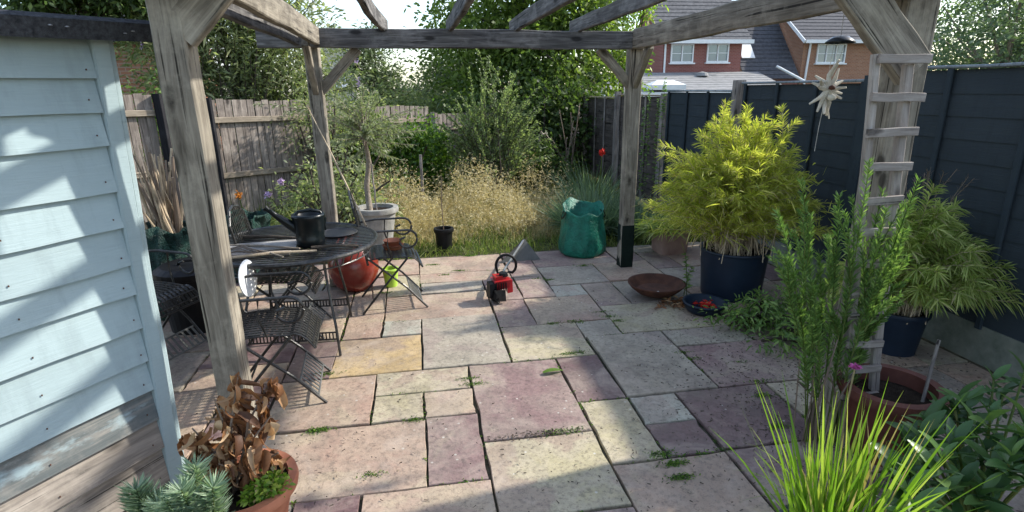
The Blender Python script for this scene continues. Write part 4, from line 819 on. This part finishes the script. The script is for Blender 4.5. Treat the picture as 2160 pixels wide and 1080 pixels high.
lb.build('foliage', 'leaf_olive', ol); sb.build('trunk', 'bark', ol, smooth=True)
tag(timber('garden_stake', (-.45, 6.02, .42), (-.47, 5.98, 1.0), .015, .015, 'grey_wood'), 'slim stake beside the olive tree trunk', 'stake')
# red round pot, lime pot
rp_ = thing('red_pot', 'round glossy red ceramic pot under the edge of the table', 'planter', (-.62, 4.98, 0))
MB().lathe([(.001, 0), (.12, 0), (.19, .07), (.225, .18), (.215, .29), (.16, .38), (.13, .41), (.15, .45), (.14, .46), (.11, .42), (.10, .38), (.001, .37)], (-.62, 4.98, 0), 40).build('pot', 'red_glaze', rp_, smooth=True)
MB().lathe([(.001, .365), (.10, .385)], (-.62, 4.98, 0), 20).build('soil', 'soil', rp_)
lp = thing('lime_pot', 'small lime green pot on the paving under the folding chair', 'planter', (-.30, 4.98, 0)); pot(lp, (-.30, 4.98, 0), .055, .072, .17, 'lime_glaze', .004, .02)
# dead plant pot, front left
dp = thing('terracotta_pot', 'terracotta pot in the front left corner holding the withered plant', 'planter', (-.735, 1.95, 0)); pot(dp, (-.735, 1.95, 0), .125, .185, .30, 'terracotta', .018, .04, .014, soild=.035)
wp = thing('withered_plant', 'dead plant with curled brown leaves in the front terracotta pot', 'plant', (-.735, 1.95, .26)); sb = MB()
def curled(L, Wd, curl, fold):
    n = 7; V = []
    for e in range(n):
        t_ = e/(n-1); a = curl*t_; x = L*math.sin(a)/max(curl, .01); z = L*(math.cos(a)-1)/max(curl, .01); w = Wd*math.sin(PI*min(1, t_*.9+.08))**.7*.5
        for k in (-1, 0, 1): V.append((x+.004*math.sin(9*t_+k), k*w*math.cos(fold), z+abs(k)*w*math.sin(fold)+.004*math.sin(5*t_*3+k*2)))
    Q = [(e*3+k, e*3+k+1, e*3+4+k, e*3+3+k) for e in range(n-1) for k in (0, 1)]
    mb = MB().add(V, Q); return mb
dmeshes = [curled(rng.uniform(.09, .13), rng.uniform(.035, .06), rng.uniform(.9, 2.6), rng.uniform(.3, 1.1)).mesh('leaf', 'leaf_dead', True) for q in range(9)]
tipsd = [(-.57,2.0,.72),(-.69,1.98,.73),(-.79,1.99,.64),(-.88,1.98,.53),(-.60,1.98,.55),(-.84,1.95,.47),(-.72,1.92,.55),(-.64,1.9,.47),(-.78,1.9,.42),(-.58,1.93,.42),(-.93,2.02,.48),(-.70,2.02,.62),(-.66,1.95,.38)]
for e in tipsd:
    b = (-.735+rng.normal(0, .02), 1.95+rng.normal(0, .02), .26); m = (b[0]+(e[0]-b[0])*.35, b[1]+(e[1]-b[1])*.35, b[2]+(e[2]-b[2])*.6); sb.sweep([b, m, e], [.006, .005, .003], 5)
    for q in range(17):
        u = rng.uniform(.15, 1); p = np.array(m)*(1-u)+np.array(e)*u if u > .0 else e
        o = bpy.data.objects.new('leaf', random.choice(dmeshes)); COL.objects.link(o); o.location = p+rng.normal(0, .014, 3); o.rotation_euler = (rng.normal(0, .6), rng.uniform(.2, 1.5), rng.uniform(0, 2*PI)); s_ = rng.uniform(.55, 1.0); o.scale = (s_, s_, s_)
        o.parent = wp; o.matrix_parent_inverse = Matrix.Translation(-wp.location)
sb.build('stem', 'dry_twig', wp)
bush('parsley', 'bright green feathery herb growing at the rim of the front terracotta pot', 'plant', (-.63, 1.88, .26), 'leaf_fresh', [((-.635, 1.87, .315), (.07, .06, .045), 26, 30, .014, .022, .014)], nl=10, r0=.002)
# euphorbias
for (x, y, z, r, lab, nn) in ((-.80, 1.72, .47, .13, 'bluish green spiky euphorbia nearest the terracotta pot', 5), (-.98, 1.78, .43, .11, 'smaller bluish green euphorbia below the shed corner', 4)):
    th = thing('euphorbia', lab, 'plant', (x, y, 0)); lb = MB(); sb = MB()
    tips = [(x+rng.normal(0, .035), y+rng.normal(0, .03), z+rng.normal(0, .02)) for q in range(nn)]
    shoots(lb, sb, (x, y, 0), tips, .02, 420, .085, .0085, .4, 1.15, .0, .006, nseg=3, bend=-.15, curve=.0, taper=.35, lift=.1)
    lb.build('foliage', 'leaf_blue', th); sb.build('stem', 'green_grass', th)
bush('ground_plant', 'bright green sprig at the foot of the shed in the bottom left corner', 'plant', (-1.0, 1.32, 0), 'leaf_fresh', [((-1.02, 1.33, .36), (.1, .08, .05), 14, 14, .02, .05, .018, 3)], nl=8, r0=.003)
# fresh grass clump bottom right
gp = thing('teal_pot', 'teal glazed pot at the bottom right holding bright grass', 'planter', (1.32, 1.36, 0)); pot(gp, (1.32, 1.36, 0), .12, .16, .24, 'navy_glaze', .012, .03)
mb = MB(); n = 210; a = rng.uniform(0, 2*PI, n); q = np.sqrt(rng.random(n))*.13; P = np.c_[1.33+np.cos(a)*q, 1.36+np.sin(a)*q, np.full(n, .2)]
D = np.c_[np.cos(a)*q*2.2, np.sin(a)*q*2.2, np.ones(n)]+rng.normal(0, .15, (n, 3)); mb.ribbons(P, D, rng.uniform(.25, .70, n), rng.uniform(.007, .015, n), 5, rng.uniform(0, .35, n), prof=[.7, 1, .9, .7, .4, .03])
n2_ = 60; a2 = rng.uniform(0, 2*PI, n2_); mb.ribbons(np.c_[1.32+rng.normal(0, .05, n2_), 1.36+rng.normal(0, .05, n2_), np.full(n2_, .2)], np.c_[np.cos(a2), np.sin(a2), rng.uniform(.5, 1.6, n2_)], rng.uniform(.25, .6, n2_), .006, 6, rng.uniform(.4, 1.0, n2_), prof=[.7, 1, .9, .8, .6, .3, .03])
tag(mb.build('grass_clump', 'leaf_fresh', origin=(1.32, 1.36, .2)), 'bright lime green grass with long pointed blades in the bottom right pot', 'grass clump')
# laurel shrub bottom right: every leaf a part
ls = thing('laurel_shrub', 'dark glossy broad leaved shrub in the bottom right corner', 'shrub', (2.05, 1.45, 0)); sb = MB()
lm_ = []
for q in range(6):
    L, Wd = rng.uniform(.12, .16), rng.uniform(.040, .055); n = 6; V = []
    for e in range(n):
        t_ = e/(n-1); w = Wd*max(.03, math.sin(PI*min(1, t_*.85+.12))**.8)*.5; z = -.25*L*t_**2+.02*t_
        V += [(L*t_, -w, z+w*.35), (L*t_, 0, z), (L*t_, w, z+w*.35)]
    lm_.append(MB().add(V, [(e*3+k, e*3+k+1, e*3+4+k, e*3+3+k) for e in range(n-1) for k in (0, 1)]).mesh('leaf', 'leaf_laurel', True))
cnt = 0
for q in range(37):
    yy = rng.uniform(1.2, 1.72); xx = yy*1.06+.10+rng.uniform(0, .58); hz = .55+(xx-2.1)*.08-(yy-1.4)*.15+rng.normal(0, .04)-rng.random()**2*.2; tpx = (xx, yy, max(.18, hz)); sb.sweep([(2.05, 1.45, 0), ((tpx[0]+2.05)/2, (tpx[1]+1.45)/2, tpx[2]*.55), tpx], [.008, .006, .004], 5)
    for k in range(8):
        a = k*2.4+rng.normal(0, .2); tilt = rng.uniform(-.75, .25) if k > 2 else rng.uniform(-1.2, -.6)
        o = bpy.data.objects.new('leaf', random.choice(lm_)); COL.objects.link(o); o.location = (tpx[0], tpx[1], tpx[2]-.012*k); o.rotation_euler = (rng.normal(0, .25), tilt, a); s_ = rng.uniform(.5, 1.12); o.scale = (s_, s_*rng.uniform(.8, 1.15), s_)
        o.parent = ls; o.matrix_parent_inverse = Matrix.Translation(-ls.location)
sb.build('stem', 'green_grass', ls)
mb = MB(); me = lm_[0]; o = bpy.data.objects.new('fallen_leaf', me.copy()); o.data.materials.clear(); o.data.materials.append(M['leaf_ever']); COL.objects.link(o); o.location = (.70, 3.08, .012); o.rotation_euler = (0, -.05, .15); tag(o, 'single green leaf lying on the large mauve slab', 'leaf')

# ================================================================== FURNITURE
def lattice(mb, x0, x1, y0, y1, zf, nx, ny, w=.012, th_=.003, clip=None):
    for q in range(nx):
        x = x0+(x1-x0)*(q+.5)/nx; ysr = np.linspace(y0, y1, 12)
        pts = [(x, y, zf(x, y)) for y in ysr if clip is None or clip(x, y)]
        if len(pts) > 1: mb.sweep(pts, 0, rect=(w, th_))
    for q in range(ny):
        y = y0+(y1-y0)*(q+.5)/ny; xsr = np.linspace(x0, x1, 22)
        pts = [(x, y, zf(x, y)+.003) for x in xsr if clip is None or clip(x, y)]
        if len(pts) > 1: mb.sweep(pts, 0, rect=(w, th_))
tb = thing('round_table', 'round black metal lattice garden table covered with tools', 'table', (-.88, 3.98, 0)); tx, ty, tr = -.88, 3.98, .56
mb = MB(); clip = lambda x, y: (x-tx)**2+(y-ty)**2 < (tr-.01)**2
for q in range(26):
    v = -tr+2*tr*(q+.5)/26; l = math.sqrt(max(0, (tr-.01)**2-v*v))
    mb.box((tx+v, ty, .715), (.026, 2*l, .003)); mb.box((tx, ty+v, .719), (2*l, .026, .003))
mb.build('lattice_top', 'black_metal', tb)
mb = MB(); A = np.linspace(0, 2*PI, 49)[:-1]; mb.sweep([(tx+tr*math.cos(a), ty+tr*math.sin(a), .712) for a in A], .016, 8, closed=True)
mb.sweep([(tx+(tr-.05)*math.cos(a), ty+(tr-.05)*math.sin(a), .635) for a in A], .006, 5, closed=True)
for q in range(48): a = q*2*PI/48; mb.sweep([(tx+(tr-.02)*math.cos(a), ty+(tr-.02)*math.sin(a), .705), (tx+(tr-.05)*math.cos(a), ty+(tr-.05)*math.sin(a), .635)], 0, rect=(.012, .003))
mb.build('rim', 'black_metal', tb)
for (ax, ay, bx_, by_) in ((-.59, 3.60, -.66, 3.75), (-1.2, 3.55, -1.12, 3.75), (-.59, 4.30, -.66, 4.2), (-1.2, 4.35, -1.12, 4.2)):
    MB().sweep([(bx_, by_, .70), (bx_+(ax-bx_)*.2, by_+(ay-by_)*.2, .5), (bx_+(ax-bx_)*.8, by_+(ay-by_)*.8, .2), (ax, ay, .0)], .009, 7).build('leg', 'black_metal', tb)
for y in (3.66, 4.3):
    mb = MB(); mb.sweep([(-1.18, y, .16), (-.60, y-.03, .16)], .006, 5); mb.sweep([(-1.18, y, .11), (-.60, y-.03, .11)], .006, 5)
    for q in range(26): mb.box((-1.17+q*.0225, y-.03*q/26, .135), (.009, .004, .05))
    mb.build('stretcher', 'black_metal', tb)
# watering can
wc = thing('watering_can', 'dark green plastic watering can standing on the round table', 'watering can', (-.74, 3.84, .72)); c = (-.74, 3.84, .722)
MB().lathe([(.001, 0), (.085, 0), (.092, .01), (.094, .06), (.091, .066), (.098, .12), (.103, .18), (.110, .20), (.108, .215), (.098, .222), (.092, .215), (.09, .19), (.001, .18)], c, 32).build('body', 'dark_plastic', wc, smooth=True)
MB().sweep([(-.80, 3.83, .83), (-.86, 3.81, .88), (-.93, 3.79, .945), (-.975, 3.78, .99)], [.042, .032, .02, .014], 10).build('spout', 'dark_plastic', wc, smooth=True)
MB().sweep([(-.97, 3.78, .985), (-.99, 3.777, 1.005)], [.014, .022], 10).build('rose', 'dark_plastic', wc)
MB().sweep([(-.82, 3.83, .93), (-.80, 3.83, .955), (-.72, 3.84, .965), (-.665, 3.85, .95), (-.635, 3.855, .90), (-.645, 3.855, .82)], .011, 8).build('handle', 'dark_plastic', wc, smooth=True)
# things on the table
tag(MB().lathe([(.001, 0), (.12, 0), (.14, .012), (.137, .014), (.118, .005), (.001, .005)], (-.60, 4.12, .723), 30).build('tray', 'tray_dark', origin=(-.60, 4.12, .723)), 'round shallow dark tray at the back of the table', 'tray')
for (a, b_, r_, m, nm, lab) in (((-1.18,3.58,.735),(-.67,3.62,.74),.010,'cane','stick','pale peeled stick lying along the near edge of the table'),((-1.3,3.9,.735),(-.78,3.66,.75),.008,'bark','stick','long stick lying across the table towards the watering can'),
    ((-1.28,4.12,.735),(-.86,4.0,.735),.013,'dark_bark','stick','dark stick behind the watering can spout'),((-.72,3.72,.735),(-.42,3.72,.73),.011,'dark_bark','stick','short dark rod right of the watering can'),((-1.1,3.75,.735),(-.85,3.5,.745),.007,'bark','stick','thin crooked twig pointing at the front rim of the table')):
    m_ = ((a[0]+b_[0])/2, (a[1]+b_[1])/2+.01, (a[2]+b_[2])/2+.006); tag(MB().sweep([a, m_, b_], [r_, r_*.95, r_*.7], 7).build(nm, m, origin=a), lab, 'stick')
for (x, y, sx, sy, rz, m, nm, lab) in ((-1.05,3.84,.42,.20,.12,'paper','plank_offcut','pale grey flat board offcut lying on the left of the table'),(-1.02,3.66,.36,.05,-.05,'ladder_wood','plank_offcut','narrow wooden batten lying on the table front')):
    tag(MB().box((x, y, .73), (sx, sy, .012), rz, .002).build(nm, m, origin=(x, y, .724)), lab, 'board')
mb = MB(); 
for k in range(5): mb.sweep([(-1.25+rng.normal(0,.05), 3.75+rng.normal(0,.06), .74), (-1.15, 3.7+rng.normal(0,.05), .76), (-1.0+rng.normal(0,.05), 3.62, .735)], .004, 5)
tag(mb.build('twig_pile', 'dry_twig', origin=(-1.15, 3.7, .73), stuff=True), 'small heap of tangled twigs on the left end of the table', 'twigs')
dsk = thing('white_plate', 'round white plate propped upright behind the near left post', 'plate', (-1.06, 3.42, .5)); o = MB().lathe([(.001, .006), (.06, .0062), (.108, .007), (.115, .004), (.108, -.003), (.001, -.003)], (0, 0, 0), 36).build('plate', 'white_paint', None, smooth=True)
o.location = (-1.05, 3.42, .645); o.rotation_euler = (0, math.radians(86), math.radians(-9)); o.parent = dsk; o.matrix_parent_inverse = Matrix.Translation(-dsk.location)
tag(MB().sweep([(-.87, 5.02, 1.60), (-.70, 4.95, 1.2), (-.49, 4.75, .72), (-.40, 4.7, .48)], [.004, .006, .009, .01], 6).build('bent_cane', 'cane', origin=(-.4, 4.7, .48)), 'long thin bent cane leaning on the far left pergola post', 'cane')
def make_chair(label):
    th = thing('folding_chair', label, 'chair', (0, 0, 0), 'black metal folding chairs round the table')
    # faces +X; seat .4 deep
    def zf(x, y):
        if x < .12: return .445+.012*math.cos((x+.05)*9)
        u = (x-.12)/.12; return .455-.11*u**2.2
    mb = MB(); lattice(mb, -.2, .235, -.2, .2, zf, 13, 12, .02)
    for s_ in (-1, 1): mb.sweep([(x, s_*.2, zf(x, 0)-.004) for x in np.linspace(-.2, .235, 14)], .006, 5)
    mb.sweep([(.235, -.2, zf(.235, 0)), (.235, .2, zf(.235, 0))], .008, 6); mb.sweep([(-.2, -.2, zf(-.2, 0)), (-.2, .2, zf(-.2, 0))], .006, 6)
    mb.build('seat', 'black_metal', th)
    mb = MB()
    for q in range(11):
        y = -.17+.34*q/10; zt = .90+.05*math.cos(y*8); mb.sweep([(-.21, y, .52), (-.235, y, .7), (-.27, y, zt)], 0, rect=(.012, .003), up=(1, 0, 0))
    for q in range(8): z = .54+.05*q; x = -.21-.06*(z-.52)/.4; mb.sweep([(x, -.18, z), (x-.012, 0, z), (x, .18, z)], 0, rect=(.003, .012), up=(0, 0, 1))
    mb.build('backrest', 'black_metal', th)
    MB().sweep([(-.19, -.19, .40), (-.22, -.19, .62), (-.265, -.18, .86), (-.28, -.1, .945), (-.285, 0, .965), (-.28, .1, .945), (-.265, .18, .86), (-.22, .19, .62), (-.19, .19, .40)], .009, 7, up=(1, 0, 0)).build('back_frame', 'black_metal', th)
    for s_ in (-1, 1):
        y = s_*.21
        MB().sweep([(-.26, y, 0), (-.1, y, .19), (.12, y, .44)], .009, 7).build('leg', 'black_metal', th)
        MB().sweep([(.26, y*.94, 0), (.1, y*.94, .19), (-.19, y*.94, .46)], .009, 7).build('leg', 'black_metal', th)
        y2 = s_*.225; MB().sweep([(-.02, y2, .672), (-.03, y2, .56), (.0, y2*.95, .45)], .007, 6).build('arm_support', 'black_metal', th)
        MB().sweep([(-.225, y2, .66), (-.1, y2, .675), (.11, y2, .672)]+arc((.13, y2, .60), .072, PI*.5, -PI*.85, 14)+[(.07, y2, .60), (.11, y2, .615)], .009, 7).build('armrest', 'black_metal', th)
    for (xa, za, xb, zb) in ((.13, .15, .22, .05),):
        mb = MB(); 
        for y in (-.03, .03): pass
        V = [(xa-.0, -.19, za+.01), (xb, -.19, zb), (xb, .19, zb), (xa, .19, za+.01)]
        mb.sweep([(xa, -.19, za), (xa, .19, za)], .006, 6); mb.sweep([(xb, -.19, zb), (xb, .19, zb)], .006, 6)
        for q in range(9): y = -.17+q*.0425; mb.sweep([(xa, y, za), (xb, y, zb)], 0, rect=(.016, .004), up=(.7, 0, .7))
        mb.build('foot_panel', 'grey_cover', th)
    MB().sweep([(-.17, -.21, .1), (-.17, .21, .1)], .007, 6).build('stretcher', 'black_metal', th)
    return th
ch = make_chair('black metal folding chair in the foreground beside the near left post')
def place(o, x, y, rz): o.location = (x, y, 0); o.rotation_euler = (0, 0, rz)
c2 = copy_tree(ch); c2['label'] = 'black metal folding chair right of the table holding terracotta pots'
c3 = copy_tree(ch); c3['label'] = 'black metal folding chair tucked under the middle of the table'
c4 = copy_tree(ch); c4['label'] = 'black metal folding chair in the dark gap between shed and near post'
place(ch, -.87, 3.17, .08); place(c2, -.26, 4.55, .1); place(c3, -1.0, 4.1, .0); place(c4, -1.82, 3.85, -.45)
for (x, y, z, r, h, lab) in ((-.24,4.60,.457,.085,.035,'wide terracotta saucer on the seat of the right chair'),(-.24,4.60,.492,.075,.04,'upper terracotta saucer stacked on the chair seat'),):
    tag(MB().lathe([(.001, 0), (r*.85, 0), (r, h), (r*1.04, h), (r*.98, h*.95), (r*.8, .008), (.001, .008)], (x, y, z), 28).build('terracotta_saucer', 'terracotta', origin=(x, y, z), smooth=True), lab, 'saucer')
# wind chime / driftwood star hanging from right beam
wch = thing('wind_chime', 'driftwood and shell hanging mobile under a dark dome by the ladder', 'mobile', (2.05, 2.6, 1.5)); cx, cy = 2.03, 2.58
MB().lathe([(.001, .035), (.035, .03), (.06, .012), (.068, 0), (.055, .0), (.001, .015)], (cx+.02, cy, 1.915), 24).build('dome', 'dark_plastic', wch, smooth=True)
MB().sweep([(cx+.0, cy-.02, 2.3), (cx+.02, cy, 1.95)], .0015, 4).build('cord', 'cord', wch)
for q in range(3): MB().sweep([(cx+.02+(q-1)*.03, cy, 1.92), (cx-.01+(q-1)*.01, cy, 1.74)], .0012, 4).build('cord', 'cord', wch)
for q in range(15):
    a = q*2*PI/15+rng.normal(0, .2); L = rng.uniform(.06, .12)*(1.25 if abs(math.sin(a)) > .7 else .9); el = rng.normal(0, .35); e = (cx-.01+math.cos(a)*L*.8, cy+rng.normal(0, .03), 1.70+math.sin(a)*L)
    MB().sweep([(cx-.01, cy, 1.70), ((cx-.01+e[0])/2+rng.normal(0, .005), cy, (1.70+e[2])/2), e], [.012, .011, .005], 6).build('driftwood_stick', 'driftwood', wch)
MB().lathe([(.001, .015), (.018, .008), (.02, -.01), (.001, -.018)], (cx-.005, cy-.03, 1.665), 12).build('shell', 'stone_cream', wch, smooth=True)
MB().lathe([(.001, .012), (.014, .006), (.016, -.008), (.001, -.012)], (cx-.012, cy-.03, 1.71), 12).build('shell', 'rust', wch, smooth=True)
MB().sweep([(cx-.02, cy, 1.63), (cx-.03, cy, 1.52), (cx-.035, cy, 1.40)], .0022, 4).build('cord', 'cord', wch)
MB().sweep([(cx+.0, cy, 1.63), (cx+.02, cy, 1.56)], .004, 4).build('driftwood_stick', 'driftwood', wch)
# brush cutter
bc = thing('brush_cutter', 'petrol brush cutter with red engine lying on the paving', 'strimmer', (.6, 4.4, 0))
e = MB(); e.box((.63, 4.42, .155), (.13, .14, .085), .15, .008); e.box((.625, 4.43, .205), (.09, .10, .03), .2, .006); eng = e.build('engine_cover', 'red_plastic', bc)
for q in range(5): MB().box((.63-.04+q*.02, 4.345, .15), (.007, .012, .06), .15).build('cooling_fin', 'black_plastic', eng)
MB().lathe([(.001, .03), (.035, .028), (.04, 0), (.001, 0)], (.66, 4.42, .215), 14).build('fuel_cap', 'black_plastic', bc)
MB().box((.70, 4.42, .135), (.05, .1, .10), .1, .004).build('air_filter', 'red_plastic', bc)
MB().lathe([(.001, -.02), (.05, -.02), (.06, .0), (.055, .05), (.001, .055)], (.60, 4.38, .04), 16).build('fuel_tank', 'black_plastic', bc, smooth=True)
MB().box((.55, 4.39, .11), (.05, .09, .12), .2, .005).build('starter', 'black_plastic', bc); MB().box((.62, 4.34, .07), (.09, .04, .1), 0, .005).build('muffler', 'black_metal', bc)
MB().sweep([(.575, 4.32, .10), (.575, 4.32, .05), (.60, 4.31, .01)], .009, 6).build('stand', 'black_plastic', bc)
MB().sweep([(.65, 4.50, .14), (.73, 4.80, .15), (.98, 5.45, .16), (1.04, 5.52, .21)], .0115, 8).build('shaft', 'grey_metal', bc)
MB().sweep([(.65, 4.50, .14), (.70, 4.68, .15)], .02, 8).build('grip', 'black_plastic', bc)
hx, hy, hz = .735, 4.78, .14
lp_ = [(hx-.02, hy, hz-.01), (hx-.075, hy-.02, hz-.015)]+[(hx+.092*math.cos(a), hy-.03, hz+.06+.10*math.sin(a)) for a in np.linspace(PI*1.15, -PI*.15, 15)]+[(hx+.06, hy-.02, hz-.015), (hx+.02, hy, hz-.01)]
MB().sweep(lp_, .013, 8, up=(0, 1, 0)).build('loop_handle', 'black_plastic', bc, smooth=True)
V = [(.78, 5.46, .0), (1.22, 5.50, .0), (1.03, 5.72, .02), (1.03, 5.53, .22), (1.06, 5.57, .22)]
MB().add(V, Q=[(0, 1, 4, 3)], T=[(1, 2, 4), (2, 0, 3), (2, 3, 4), (0, 2, 1)]).build('guard', 'grey_cover', bc)
MB().lathe([(.001, .05), (.045, .045), (.06, .0), (.001, 0)], (1.04, 5.57, .01), 16).build('line_head', 'black_plastic', bc)
